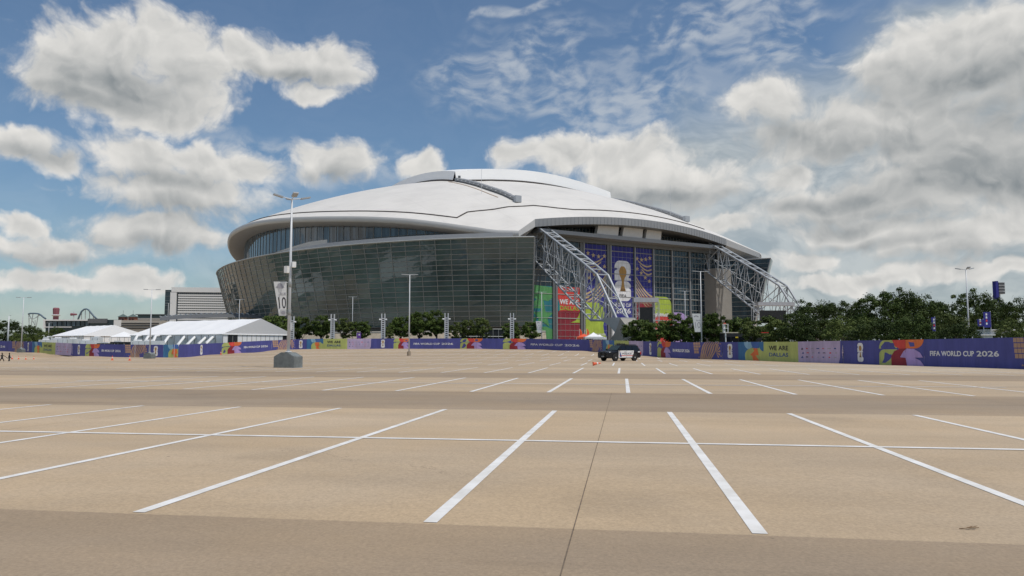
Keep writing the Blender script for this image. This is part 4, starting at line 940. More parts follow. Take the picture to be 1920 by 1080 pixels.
# ------------------------------------------------------------------ lamp posts
def lamp_post(px, ytop, d, label, heads=4, block=None, hw=1.35, r=0.12, yaw=0.4, base=None, tilt=0.25):
    b0 = base or at(px, d); top = P(px, ytop, d).z; t = thing('lamp_post', b0, label, 'lamp post', 'lamp posts in the car park')
    z0 = b0.z
    if block:
        bw_, bh = block; z0 = b0.z + bh
        prof = [(-bw_ / 2, -0.1), (bw_ / 2, -0.1), (bw_ / 2, bh * .72), (bw_ * .16, bh), (-bw_ * .16, bh), (-bw_ / 2, bh * .72)]
        ca, sa = math.cos(-0.35), math.sin(-0.35)
        b = MB(); b.prism(prof, lambda x, y, dd: b0 + Vector((x * ca - dd * sa, x * sa + dd * ca, y)), -bw_ * .30, bw_ * .30)
        me = b.mesh('base_block', M_block, False, True); bm = bmesh.new(); bm.from_mesh(me); bmesh.ops.bevel(bm, geom=list(bm.edges), offset=0.035, segments=2, affect='EDGES'); bm.to_mesh(me); bm.free(); link('base_block', me, t)
        rod('base_plate', (b0.x, b0.y, z0), (b0.x, b0.y, z0 + 0.08), r * 2.0, M_pole, t, 10)
    b = MB(); b.tube([(b0.x, b0.y, z0), (b0.x, b0.y, (z0 + top) / 2), (b0.x, b0.y, top - 0.1)], [r, r * .82, r * .55], 10); b.build('pole', M_pole, t, smooth=True)
    for k in range(heads):
        a = yaw + k * 2 * math.pi / heads; dr = Vector((math.cos(a), math.sin(a), 0)); up = Vector((0, 0, 1))
        p = Vector((b0.x, b0.y, top - 0.12)); e = p + dr * hw * .55 + up * tilt * .55
        rod('arm', p, e, 0.04, M_pole, t, 6)
        c = p + dr * hw * .78 + up * tilt * .78; side = Vector((-dr.y, dr.x, 0)); dn = (dr + up * tilt).normalized()
        b = MB(); b.box(c, hw * .55, hw * .30, 0.10, ax=(dn, side, dn.cross(side))); b.build('luminaire', M_steel, t)
    return t, b0, top
def bunting(t, b0, px, yt, yb, d, words, w0=1.45):                     # tilted white banner with a number
    tl_, tr_ = P(px[0], yt, d), P(px[1], yt, d); bl, br = P(px[2], yb, d), P(px[3], yb, d)
    def fn(x, y, layer): return (bl.lerp(br, x)).lerp(tl_.lerp(tr_, x), y) + Vector((0, -0.012 * layer, 0))
    b = MB(); b.grid([[fn(x / 4, y / 6, 0) for x in range(5)] for y in range(7)]); bn = b.build('banner', mat('banner_vinyl', (0.72, 0.72, 0.71), 0.6, var=0.03), t)
    lettering('lettering', '10', fn, .20, .95, .20, .56, 1, S['black'] if words else S['grey'], bn, 0.0)
    if words:
        lettering('lettering', 'BLUE', fn, .42, .93, .60, .68, 1, S['grey'], bn, 0.02)
        shape('print', [[(.10, .835), (.30, .80), (.60, .80), (.82, .835), (.70, .87), (.62, .93), (.46, .96), (.30, .93), (.24, .87)]], fn, 1, S['grey'], bn)
        shape('print', [[(.28, .795), (.62, .795), (.60, .73), (.50, .68), (.36, .68), (.28, .74)]], fn, 1, mat('print_pale', (0.52, 0.52, 0.52), 0.7), bn)
        shape('print', [[(.0, .0), (.30, .18), (.98, .18), (.98, 0)]], fn, 1, mat('print_pale2', (0.55, 0.55, 0.55), 0.7), bn)
        shape('print', [arc(.62, .09, .28, .05, 0, 360, 14)], fn, 2, S['grey'], bn)
        shape('print', [[(.12, .20), (.20, .20), (.36, .62), (.30, .66)]], fn, 1, S['grey'], bn)
    else:
        lettering('lettering', 'BLUE', fn, .42, .93, .60, .67, 1, S['grey'], bn, 0.02)
        shape('print', [arc(.45, .80, .30, .10, 10, 170, 8) + arc(.45, .80, .20, .05, 170, 10, 8)], fn, 1, S['grey'], bn)
    for y in (yt + 2, yb - 2): rod('bracket', P(px[1], y, d), P(px[1] + (b0.x / d * F + 960 - px[1]), y, d), 0.03, M_pole, t, 5)
t, b0, top = lamp_post(541, 371, 60, 'nearest tall lamp post on a grey gabled concrete block with number banner', 4, (1.95, 1.22), 1.4, 0.13, 0.5)
bunting(t, b0, (513, 537.5, 523, 537), 528, 592, 60, True)
for y in (533, 586): 
    p = P(540.5, y, 60); rod('collar', (b0.x, b0.y, p.z - .22), (b0.x, b0.y, p.z + .22), 0.15, M_mull, t, 10)
p = P(540, 500, 60)
for sx, dzz, rz in ((0.30, 0.15, 0.5), (-0.22, -0.25, -0.3)):
    b = MB(); b.box((b0.x + sx, b0.y - 0.12, p.z + dzz), 0.30, 0.42, 0.55 if sx < 0 else 0.45, rz); b.build('camera_box', M_white, t); rod('bracket', (b0.x, b0.y, p.z + dzz), (b0.x + sx, b0.y - .05, p.z + dzz), 0.03, M_steel, t)
b = MB(); b.box((b0.x + 0.18, b0.y, P(540, 612, 60).z), 0.14, 0.2, 0.55); b.build('junction_box', M_pole, t)
lamp_post(767, 514, 128, 'lamp post on a tan concrete stub in front of the middle fence', 2, None, 1.35, 0.12, 0.15, tilt=0.06)
p = at(767, 127.5); tag(MB().tube([p, p + Vector((0, 0, 0.72))], 0.34, 14).build('concrete_stub', mat('tan_concrete', (0.34, 0.28, 0.21), 0.9)), 'round tan concrete stub at the foot of the middle lamp post', 'footing')
lamp_post(281, 542, 132, 'lamp post on a gabled block in front of the large white tent', 2, (1.75, 1.05), 1.3, 0.12, 0.2, tilt=0.05)
lamp_post(40, 557, 168, 'leftmost tall lamp post on a block by the far left fence', 2, (1.6, 0.95), 1.5, 0.13, 0.1, tilt=0.04)
lamp_post(447, 561, 225, 'far lamp post rising between the tent and the glass wall', 2, None, 1.3, 0.11, 0.1, tilt=0.04)
lamp_post(660, 556, 205, 'slim lamp post behind the fence between two pylons', 2, None, 1.1, 0.10, 0.1, tilt=0.04)
t, b0, top = lamp_post(1316, 508, 128, 'lamp post behind the right fence with a number banner', 2, None, 1.4, 0.12, 0.2, tilt=0.06)
bunting(t, b0, (1297.5, 1314, 1303, 1314), 588, 622.5, 128, False)
lamp_post(1286, 545, 170, 'slimmer far lamp post left of the right-hand number banner', 2, None, 1.3, 0.10, 0.1, tilt=0.05)
t, b0, top = lamp_post(1016, 547, 190, 'far lamp post with a small banner before the green star panel', 2, None, 1.2, 0.10, 0.1, tilt=0.04)
bunting(t, b0, (1004.5, 1015, 1008, 1015), 602, 624, 190, False)
lamp_post(1818, 504, 100, 'lamp post standing among the trees on the far right', 3, None, 1.2, 0.12, 0.3, tilt=0.22)
lamp_post(14, 592, 215, 'thick grey post among the far left trees', 1, None, 0.5, 0.26, 0.0)
lamp_post(90, 605, 290, 'small far lamp post by the left end of the low tent', 2, None, 1.3, 0.13, 0.1, tilt=0.04)
lamp_post(313, 568, 330, 'far lamp post in front of the dark side of the hotel', 2, None, 1.4, 0.12, 0.1, tilt=0.04)

# ------------------------------------------------------------------ ladder pylons with side lamps
def pylon(px, ytop, d, label):
    b0 = at(px, d); zt = P(px, ytop, d).z; t = thing('light_pylon', b0, label, 'pylon', 'ladder pylons on the stadium lawn'); h = zt - b0.z
    for s_ in (-1, 1):
        b = MB(); b.box((b0.x + s_ * 0.40, b0.y, b0.z + h * .5), 0.22, 0.45, h); b.build('upright', M_pole, t)
        b = MB(); b.tube([(b0.x + s_ * .5, b0.y - .2, zt - h * .17), (b0.x + s_ * 1.0, b0.y - .2, zt - h * .17)], [0.14, 0.22], 8); b.build('side_lamp', M_white, t)
    b = MB(); b.box((b0.x, b0.y + .05, b0.z + h * .15), 0.60, 0.40, h * .3); b.build('plinth', M_pole, t)
    for k in range(10): brick('rung', (b0.x, b0.y, b0.z + h * (.34 + .058 * k)), 0.62, 0.30, 0.26, M_pole, t)
    b = MB(); b.box((b0.x, b0.y + .22, b0.z + h * .6), 0.56, 0.03, h * .62); b.build('back_plate', M_dark, t)
for px, yt, lab in ((547, 593, 'ladder pylon half hidden behind the near lamp post'), (623, 589, 'leftmost clear ladder pylon, beside the slogan banner'), (718, 588, 'second clear ladder pylon above the purple emblem banner'),
                    (837, 587, 'third clear ladder pylon right of the tallest trees'), (960, 587, 'rightmost ladder pylon near the glass corner')):
    pylon(px, yt, 190, lab)

# ------------------------------------------------------------------ tents
def gable_tent(name, o, e1, e2, L1, L2, ze, zr, label, nb1, nb2, doors=(), hip=0.0):
    t = thing(name, o, label, 'tent'); zg = o.z
    q = lambda a, c_, z: Vector((o.x, o.y, 0)) + e1 * a + e2 * c_ + Vector((0, 0, z))
    nbay = 5
    for i in range(nbay):                      # roof bays sag slightly between ribs
        for c0, c1, z0, z1 in ((-0.25, L2 / 2, ze - .12, zr), (L2 + .25, L2 / 2, ze - .12, zr)):
            b = MB(); rows = []
            for u in range(4):
                a = L1 * (i + u / 3) / nbay; sg = -0.22 * math.sin(math.pi * u / 3)
                ah = lambda k: max(hip * k, min(L1 - hip * k, a))
                rows.append([q(ah(k / 4), c0 + (c1 - c0) * k / 4, z0 + (z1 - z0) * k / 4 + sg * math.sin(math.pi * (0.15 + .7 * k / 4))) for k in range(5)])
            b.grid(rows); b.build('roof_bay', M_tent, t, smooth=True)
    for a in (0, L1):
        s_ = 1 if a == 0 else -1
        b = MB(); b.poly([q(a, -.2, ze - .1), q(a, L2 + .2, ze - .1), q(a + s_ * hip, L2 / 2, zr)]); b.build('gable', mat('tent_gable_shade', (0.62, 0.62, 0.62), 0.55, var=0.03), t)  # greyer than the roof vinyl: shade of the upright face put into its colour
    for k in range(nb1):
        b = MB(); b.poly([q(L1 * k / nb1 + .08, 0, zg), q(L1 * (k + 1) / nb1 - .08, 0, zg), q(L1 * (k + 1) / nb1 - .08, 0, ze - .15), q(L1 * k / nb1 + .08, 0, ze - .15)]); b.build('wall_panel', M_tentw, t)
        rod('frame_post', q(L1 * k / nb1, -.03, zg), q(L1 * k / nb1, -.03, ze - .1), 0.07, M_mull, t, 5)
    for k in range(nb2):
        m = M_dark if k in doors else M_tent
        b = MB(); b.poly([q(0, L2 * k / nb2 + .06, zg), q(0, L2 * (k + 1) / nb2 - .06, zg), q(0, L2 * (k + 1) / nb2 - .06, ze - .15), q(0, L2 * k / nb2 + .06, ze - .15)]); b.build('glass_door' if k in doors else 'wall_panel', m, t)
        rod('frame_post', q(-.03, L2 * k / nb2, zg), q(-.03, L2 * k / nb2, ze - .1), 0.06, M_mull, t, 5)
    for a0, c0, a1, c1 in ((0, -.1, L1, -.1), (-.1, 0, -.1, L2)): rod('eave_beam', q(a0, c0, ze - .15), q(a1, c1, ze - .15), 0.14, M_tent, t, 5)
    return t
c0 = P(418, 625.5, 183); l0 = P(245, 626, 203); e1 = Vector((l0.x - c0.x, l0.y - c0.y, 0)); L1 = e1.length; e1.normalize(); e2 = Vector((e1.y, -e1.x, 0)); e2 = e2 if e2.x > 0 else -e2
gable_tent('marquee_tent', Vector((c0.x, c0.y, gz(c0.x, c0.y))), e1, e2, L1, 23.0, c0.z, P(487, 597.5, 193).z, 'large white marquee tent with gable toned grey for shade behind the left fence', 14, 16, (1, 2, 13, 14))
c1 = P(157, 628.5, 250); l1 = P(95, 629.5, 268); f1 = Vector((l1.x - c1.x, l1.y - c1.y, 0)); L1b = f1.length; f1.normalize(); f2 = Vector((f1.y, -f1.x, 0)); f2 = f2 if f2.x > 0 else -f2
gable_tent('marquee_tent', Vector((c1.x, c1.y, gz(c1.x, c1.y))), f1, f2, L1b, 22.0, c1.z, P(180, 609, 258).z, 'smaller white marquee tent with hipped end, left of the large one', 8, 10, (), hip=3.0)
# peaked white canopy between the two tents
p = at(232, 205); t = thing('canopy_tent', p, 'small peaked white canopy between the two marquees', 'tent'); zt, ze = P(232, 621.5, 205).z, P(232, 632, 205).z
b = MB()
cs = [(-2.6, -2.6), (2.6, -2.6), (2.6, 2.6), (-2.6, 2.6)]
for i in range(4):
    (xa, ya), (xb, yb) = cs[i], cs[(i + 1) % 4]; b.poly([p + Vector((xa, ya, ze - p.z)), p + Vector((xb, yb, ze - p.z)), Vector((p.x, p.y, zt))])
b.build('canopy', M_tent, t)
for xa, ya in cs: rod('leg', p + Vector((xa, ya, 0)), p + Vector((xa, ya, ze - p.z)), 0.06, M_white, t)
# air ducts leaning on the tent wall
for i, (xt, yt, xb, yb) in enumerate([(257, 630.5, 252, 640), (277.5, 631.5, 272, 640), (291.5, 630.5, 287, 640), (316, 631.5, 305, 647), (346, 631.5, 333, 647), (365.5, 632, 350, 647), (385.5, 633, 372, 645), (398, 633, 387, 643)]):
    d = 199 - i * 2.1; pt_, pb = P(xt, yt, d), P(xb, yb, d - 4)
    w8 = ('first', 'second', 'third', 'fourth', 'fifth', 'sixth', 'seventh', 'eighth')[i]
    tag(MB().tube([pb + Vector((0, 0, -1.4)), pb, pt_, pt_ + Vector((0.5, 1.2, 0.1))], 0.36, 8).build('air_duct', M_white, smooth=True), '%s white air duct from the left, slanting up to the marquee wall' % w8, 'air duct', 'white ducts along the marquee')
# service trailers behind the left fence
for i, (xa, xb, yt, yb, d, col, lab) in enumerate([(95, 125, 634, 648, 205, 'tw', 'long pale grey trailer behind the lilac logo banner on the left'), (123, 142, 635, 648, 195, 'w', 'white box unit right of the long grey trailer'),
        (146, 176, 638, 650, 192, 'tw', 'grey service trailer left of the dark generator row'), (170, 184, 632, 645, 215, 'tw', 'small grey tower unit beside the low marquee'), (72, 96, 637, 648, 200, 'w', 'low white trailer behind the left slogan banner'),
        (181, 203, 643.5, 650, 180, 'd', 'dark generator row behind the petal banner on the left'), (206, 243, 641, 650, 178, 'd', 'long dark equipment rack below the peaked canopy'), (81, 88, 632, 640, 215, 'tw', 'small grey box behind the left trailers'),
        (245, 300, 639, 650, 176, 'tw', 'pale grey chiller row below the marquee wall')]):
    p0, p1 = P(xa, yb, d), P(xb, yb, d); zt = P(xa, yt, d).z; g0 = gz(p0.x, p0.y); t = thing('service_trailer', Vector(((p0.x + p1.x) / 2, p0.y, g0)), lab, 'trailer', 'service units behind the left fence')
    m = dict(w=M_white, tw=M_tentw, d=M_dark)[col]; wd = p1.x - p0.x
    b = MB(); b.box(((p0.x + p1.x) / 2, p0.y + 1.2, (zt + g0) / 2 + .2), wd, 2.4, zt - g0 - .4); b.build('body', m, t)
    for k in range(max(1, int(wd / 2.5))): brick('roof_unit', (p0.x + 1.2 + k * 2.5, p0.y + 1.2, zt + .12), 1.2, 1.1, .35, M_white, t)
    for k in (0.2, 0.8): rod('wheel', (p0.x + wd * k, p0.y - .05, g0 + .35), (p0.x + wd * k, p0.y + .25, g0 + .35), 0.35, M_rubber, t, 10)
    for k in range(max(2, int(wd / 1.4))): brick('panel_rib', (p0.x + .5 + k * 1.4, p0.y - .03, (zt + g0) / 2 + .2), .05, .05, zt - g0 - .8, M_mull, t)

# ------------------------------------------------------------------ hotel and other far buildings on the left
M_hglass = glass('hotel_glass', (0.020, 0.035, 0.048), 0.05, 1.6); M_band = mat('hotel_band', (0.78, 0.78, 0.76), 0.6, var=0.04)
D = 430
hA, hB = P(322, 598, D), P(440, 598, D + 5); ht = thing('hotel', Vector((hA.x, hA.y, 0.5)), 'white framed hotel block with long window bands left of the stadium', 'building')
zt = P(322, 538.5, D).z; L_ = Vector((hB.x - hA.x, hB.y - hA.y, 0)); hl = L_.length; hd = L_.normalized(); hn = Vector((hd.y, -hd.x, 0))
hq = lambda s_, out, z: Vector((hA.x, hA.y, 0)) + hd * s_ + hn * out + Vector((0, 0, z))
rzh = math.atan2(hd.y, hd.x)
b = MB(); b.box(hq(hl / 2, -9, zt / 2), hl, 17.6, zt - 1, rzh); b.build('core', M_hglass, ht)
b = MB(); b.box(hq(hl / 2, -9, zt - 1.4), hl + 1.2, 19, 2.8, rzh); b.build('parapet', M_band, ht)
b = MB(); b.box(hq(0.6, -9, zt / 2 - 1.5), 3.4, 19, zt - 3, rzh); b.build('end_frame', M_band, ht)
nf = 13
for k in range(nf):
    z = 14.5 + (zt - 4.5 - 14.5) * k / (nf - 1)
    b = MB(); b.box(hq(hl / 2 + 1.6, .1, z), hl - 3.2, 0.6, 0.95 if k % 2 else 0.75, rzh); b.build('floor_band', M_band, ht)
for k in range(28): brick('window_bar', hq(4 + (hl - 5) * k / 27, .05, (zt + 10) / 2), .18, .2, zt - 14, M_mull, ht, rz=rzh)
b = MB(); q0, q1 = P(308, 597, D + 6), P(323, 597, D + 6); z2 = P(308, 543.5, D + 6).z
b.box(((q0.x + q1.x) / 2, q0.y + 6, z2 / 2), q1.x - q0.x, 12, z2); b.build('dark_wing', M_hglass, ht)
for k in range(12): brick('wing_line', ((q0.x + q1.x) / 2, q0.y - .05, 4 + (z2 - 5) * k / 11), q1.x - q0.x, .15, .12, M_mull, ht)
# low curved lattice roof before the hotel
lr = thing('lattice_canopy', at(440, 300), 'low grey curved lattice roof between hotel and big tent', 'canopy')
b = MB(); pts = []
for i in range(25):
    k = i / 24; px = 300 + 230 * k; y = 596.5 - 9.5 * math.sin(math.pi * (0.08 + .80 * k)) ** 0.8; pts.append((px, y))
b.grid([[P(x, y, 305) for x, y in pts], [P(x, y + 2.2, 293) for x, y in pts], [P(x, y + 8.0, 290) for x, y in pts]]); b.build('roof', mat('lattice_grey', (0.11, 0.115, 0.12), 0.6), lr)
for i, (x, y) in enumerate(pts):
    rod('rib', P(x, y - .3, 304), P(x + 4, y + 2.0, 292.6), 0.28, mat('lattice_rib', (0.26, 0.27, 0.27), 0.5), lr, 5)
# low dark building with white roof edge
def slab(name, xa, xb, yt, yb, d, dep, m, lab, cat, parts=()):
    p0, p1 = P(xa, yb, d), P(xb, yb, d); zt = P(xa, yt, d).z; t = thing(name, Vector(((p0.x + p1.x) / 2, p0.y, 0.5)), lab, cat)
    b = MB(); b.box(((p0.x + p1.x) / 2, p0.y + dep / 2, zt / 2), p1.x - p0.x, dep, zt); b.build('wall', m, t)
    for nm, a0, a1, y0, y1, mm, out in parts:
        r0, r1 = P(a0, y1, d), P(a1, y0, d); b = MB(); b.box(((r0.x + r1.x) / 2, p0.y - out / 2 - .01, (r0.z + r1.z) / 2), abs(r1.x - r0.x), out, abs(r1.z - r0.z)); b.build(nm, mm, t)
    return t
M_beige = mat('beige_precast', (0.45, 0.42, 0.37), 0.8, var=0.08); M_brickr = mat('red_brick', (0.30, 0.13, 0.09), 0.9); M_groof = mat('green_roof', (0.10, 0.14, 0.13), 0.7)
slab('office_block', 84, 216, 599.5, 645, 460, 20, M_hglass, 'low black glass building with a white roof edge, far left', 'building',
     [('roof_edge', 83, 166, 599.2, 601.5, M_white, 1.2), ('end_column', 83, 86.5, 599.2, 616, M_white, 1.4), ('sill_band', 86, 135, 612.5, 614, M_white, .8)] + [('window', 92 + 8.6 * k, 99 + 8.6 * k, 602.5, 611, M_gblue, .5) for k in range(9)] + [('plant_room', 166, 202, 597.5, 606, M_steeld, 1.0)])
slab('garage', 215, 300, 600.5, 645, 420, 24, M_beige, 'beige parking garage with horizontal openings behind the small tent', 'building',
     [('opening', 228 + 0 * k, 298, 605.5 + 4.6 * k, 607.3 + 4.6 * k, M_dark, .3) for k in range(3)] + [('parapet', 214, 228, 600, 612, M_band, .6)])
for xc, lab in ((230.5, 'left brick pavilion tower with dark pyramid roof above the garage'), (249, 'right brick pavilion tower with dark pyramid roof above the garage')):
    p = P(xc, 604, 470); t = thing('pavilion', Vector((p.x, p.y, 0.5)), lab, 'building', 'brick pavilions'); ze, zr = P(xc, 594.5, 470).z, P(xc, 588.5, 470).z
    b = MB(); b.box((p.x, p.y, ze / 2), 4.0, 4.0, ze); b.build('wall', M_brickr, t)
    b = MB(); cs = [(-2.5, -2.5), (2.5, -2.5), (2.5, 2.5), (-2.5, 2.5)]
    for i in range(4): b.poly([(p.x + cs[i][0], p.y + cs[i][1], ze), (p.x + cs[(i + 1) % 4][0], p.y + cs[(i + 1) % 4][1], ze), (p.x, p.y, zr)])
    b.build('roof', M_groof, t)
    rod('finial', (p.x, p.y, zr), (p.x, p.y, zr + 2.2), .08, M_steeld, t)
    for s_ in (-1, 1): brick('window', (p.x + s_ * .9, p.y - 2.02, ze - 1.6), .7, .1, 1.2, M_dark, t)
slab('arena_hall', 256, 312, 589.5, 645, 500, 30, M_groof, 'dark flat-roofed hall behind the garage, left of the hotel', 'building', [('roof_edge', 255, 313, 589, 590.4, M_steeld, .8), ('white_band', 256, 300, 596.5, 600, M_beige, .6)])
# red observation tower
p = P(104.5, 600, 700); t = thing('observation_tower', Vector((p.x, p.y, 0.5)), 'red observation tower with flared top beyond the low black building', 'tower'); M_tow = mat('tower_red', (0.24, 0.09, 0.11), 0.8)
z1 = P(104.5, 577, 700).z; b = MB(); b.tube([(p.x, p.y, 0), (p.x, p.y, z1 - 6)], 2.4, 10); b.build('shaft', M_tow, t)
b = MB(); b.tube([(p.x, p.y, z1 - 8), (p.x, p.y, z1 - 7), (p.x, p.y, z1 - 6.4)], [2.5, 4.0, 2.6], 12); b.build('deck', M_pole, t)
b = MB(); b.tube([(p.x, p.y, z1 - 6.4), (p.x, p.y, z1 - 1), (p.x, p.y, z1)], [2.6, 2.9, 2.2], 10); b.build('head', M_tow, t)
# roller coaster: two tracks on pale supports
def coaster(pts, d, sup, label):
    q = [P(x, y, d) for x, y in pts]; t = thing('roller_coaster', Vector((q[0].x, q[0].y, 0.5)), label, 'roller coaster', 'distant roller coaster tracks')
    b = MB(); b.tube(q, 0.9, 6); b.build('track', mat('track_blue', (0.10, 0.15, 0.20), 0.5), t, smooth=True)
    for (xa, ya, xb, yb) in sup: rod('support', P(xa, ya, d), P(xb, yb, d + 2), 0.45, mat('pale_support', (0.45, 0.50, 0.50), 0.6), t, 5)
coaster([(146, 600), (149, 592), (153, 584), (158, 579.8), (162, 579.3), (166, 581), (171, 587), (176, 593), (182, 598.5)], 820, [(153, 584, 153, 602), (160, 579.5, 160, 602), (168, 583, 168, 602), (175, 592, 175, 602)], 'tall arched roller coaster hill above the low black building')
coaster([(53, 589), (57, 587.7), (65, 587.6), (72, 588.2), (77, 591), (81, 594.5), (86, 598)], 820, [(54, 589, 55, 612), (54, 589, 66, 610), (62, 588, 58, 612), (72, 588.5, 68, 612), (54, 596, 63, 598), (63, 598, 76, 590), (66, 600, 66, 625)], 'low roller coaster track on pale lattice supports, far left')
p = P(138, 598, 760); t = thing('flag_ride', Vector((p.x, p.y, .5)), 'slim far ride mast with a pale swing ring', 'ride'); z1 = P(138, 584, 760).z
rod('mast', (p.x, p.y, 0), (p.x, p.y, z1), .5, M_pole, t); b = MB(); b.tube([(p.x - 3, p.y, z1 - 3), (p.x + 3, p.y, z1 - 3)], [1.4, .8], 8); b.build('ring', M_tow, t)

# ------------------------------------------------------------------ stages with blank screens before the end wall
def stage(x0, x1, yh0, yh1, sx0, sx1, sy0, sy1, towers, d, label):
    b0 = at((x0 + x1) / 2, d); t = thing('stage', b0, label, 'stage', 'stages before the stadium end'); z0 = b0.z
    h0, h1 = P(x0, yh1, d), P(x1, yh0, d)
    b = MB(); b.box(((h0.x + h1.x) / 2, d, (h0.z + h1.z) / 2), h1.x - h0.x, 3.0, h1.z - h0.z); b.build('header_beam', mat('stage_grey', (0.42, 0.43, 0.46), 0.5), t)
    s0, s1 = P(sx0, sy1, d), P(sx1, sy0, d)
    b = MB(); b.box(((s0.x + s1.x) / 2, d + .4, (s0.z + s1.z) / 2), s1.x - s0.x, .5, s1.z - s0.z); b.build('screen', M_screen, t)
    for i, tx in enumerate(towers):
        c = P(tx, 600, d); zt = h0.z
        for ox in (-.9, .9):
            for oy in (-.9, .9): rod('tower_leg', (c.x + ox, d + oy, z0), (c.x + ox, d + oy, zt), .11, M_steel, t, 5)
        n = 8
        for k in range(n):
            za, zb = z0 + (zt - z0) * k / n, z0 + (zt - z0) * (k + 1) / n; s_ = 1 if k % 2 else -1
            rod('tower_brace', (c.x - .9 * s_, d - .9, za), (c.x + .9 * s_, d - .9, zb), .08, M_steel, t, 5); rod('tower_brace', (c.x - .9, d - .9, zb), (c.x + .9, d - .9, zb), .07, M_steel, t, 5)
stage(1187, 1233, 558.5, 567, 1199, 1227, 576, 606, (1192.5, 1229.5), 225, 'stage with grey header and blank black screen before the red panels')
stage(1419, 1487, 567, 573.5, 1426, 1474, 582, 606, (1416.5, 1480), 235, 'far stage with grey header and black screen above the trees')
# small canopy tents
def popup(px, ytop, ye, wd, d, m, label, flag=False):
    p = at(px, d); t = thing('popup_tent', p, label, 'tent', 'pop-up tents by the near pier'); zt, ze = P(px, ytop, d).z, P(px, ye, d).z; h = wd / 2
    b = MB(); cs = [(-h, -h), (h, -h), (h, h), (-h, h)]
    for i in range(4):
        A_, B_ = cs[i], cs[(i + 1) % 4]
        rows = [[Vector((p.x + (A_[0] + (B_[0] - A_[0]) * j / 4) * k, p.y + (A_[1] + (B_[1] - A_[1]) * j / 4) * k, ze + (zt - ze) * (1 - k) ** 1.7)) for j in range(5)] for k in (1, .75, .5, .25, .02)]; b.grid(rows)
        b.poly([(p.x + A_[0], p.y + A_[1], ze), (p.x + B_[0], p.y + B_[1], ze), (p.x + B_[0], p.y + B_[1], ze - .5), (p.x + A_[0], p.y + A_[1], ze - .5)])
    b.build('canopy', m, t)
    for a_, c_ in cs: rod('leg', (p.x + a_, p.y + c_, p.z), (p.x + a_, p.y + c_, ze), .06, M_white, t, 5)
    if flag:
        rod('flag_pole', (p.x + .2, p.y, zt - .2), (p.x + .2, p.y, zt + 1.0), .04, M_white, t, 5)
popup(1095, 625.5, 632, 4.6, 205, M_redv, 'orange red pop-up tent left of the white one', True)
popup(1113, 623, 631.5, 4.9, 200, M_tent, 'white pop-up tent beside the concrete pier')
popup(1124, 627, 633, 3.6, 206, M_tent, 'smaller white pop-up tent tucked against the pier')
for px, ya, yb, lab in ((1086.5, 616.5, 630, 'thin red feather flag on the left above the orange tent'), (1099.5, 616.5, 628, 'thin red feather flag right above the orange tent')):
    p = at(px, 207); z0, z1 = P(px, yb, 207).z, P(px, ya, 207).z; t = thing('feather_flag', p, lab, 'flag', 'red feather flags')
    rod('pole', p, (p.x, p.y, z1), .05, M_white, t, 5); b = MB(); b.grid([[(p.x + .05, p.y, z0), (p.x + .25, p.y - .05, (z0 + z1) / 2), (p.x + .05, p.y, z1)], [(p.x + .75, p.y, z0), (p.x + .8, p.y + .1, (z0 + z1) / 2), (p.x + .35, p.y, z1 - .1)]]); b.build('cloth', M_redv, t)
# purple pole flag on the lawn
p = at(668.5, 196); t = thing('pole_flag', p, 'small purple upright flag between lamp post and low tree', 'flag'); z0, z1 = P(668, 634, 196).z, P(668, 624, 196).z
rod('pole', p, (p.x, p.y, z1), .05, M_white, t, 5); b = MB(); b.box((p.x + .55, p.y, (z0 + z1) / 2), 1.1, .06, z1 - z0); bn = b.build('cloth', scrim('flag_purple', (0.16, 0.06, 0.33)), t)
b = MB(); b.poly([(p.x + .45, p.y - .05, z0 + .7), (p.x + .9, p.y - .05, z0 + .7), (p.x + .8, p.y - .05, z1 - .3), (p.x + .5, p.y - .05, z1 - .3)]); b.build('print', S['white'], bn)

# ------------------------------------------------------------------ behind the right fence: buses, lift, flags, speaker tower, white sheds
def bus(xa, xb, yt, d, body, roofm, label):
    p0, p1 = at(xa, d), at(xb, d); zt = P(xa, yt, d).z; L_ = p1.x - p0.x; g0 = p0.z; t = thing('bus', Vector(((p0.x + p1.x) / 2, d, g0)), label, 'bus', 'buses behind the right fence')
    b = MB(); b.box(((p0.x + p1.x) / 2, d + 1.3, (zt + g0 + .4) / 2), L_, 2.55, zt - g0 - .4); b.build('body', body, t)
    b = MB(); b.box(((p0.x + p1.x) / 2, d + 1.3, zt + .08), L_ - .2, 2.4, .18); b.build('roof', roofm, t)
    n = max(3, int(L_ / 1.5))
    for k in range(n): brick('window', (p0.x + (k + .5) * L_ / n, d + .01, g0 + (zt - g0) * .66), L_ / n - .15, .05, (zt - g0) * .32, M_carglass, t)
    for k in (.18, .78): rod('wheel', (p0.x + L_ * k, d - .04, g0 + .5), (p0.x + L_ * k, d + .3, g0 + .5), .5, M_rubber, t, 12)
    return t
t = bus(1357, 1399, 624.5, 140, mat('bus_dark', (0.03, 0.03, 0.035), 0.3), mat('bus_cream', (0.65, 0.58, 0.42), 0.5), 'dark bus with cream roof edge and yellow sign behind the fence')
b = MB(); q = P(1381.5, 632.5, 139.9); b.box(q, .5, .06, .25); b.build('sign', mat('sign_yellow', (0.75, 0.55, 0.03), 0.5), t)
bus(1400, 1446, 624.5, 146, mat('bus_black', (0.02, 0.02, 0.025), 0.3), mat('bus_red', (0.62, 0.04, 0.03), 0.4), 'black bus with red roof edge behind the pale trees')
p = at(1361, 138); t = thing('work_lift', p, 'small white lift basket on a mast above the fence', 'lift'); z0, z1 = P(1361, 623.5, 138).z, P(1361, 608, 138).z
for ox in (-.45, .45):
    for oy in (-.3, .3): rod('basket_post', (p.x + ox, p.y + oy, z0), (p.x + ox, p.y + oy, z1), .045, M_white, t, 5)
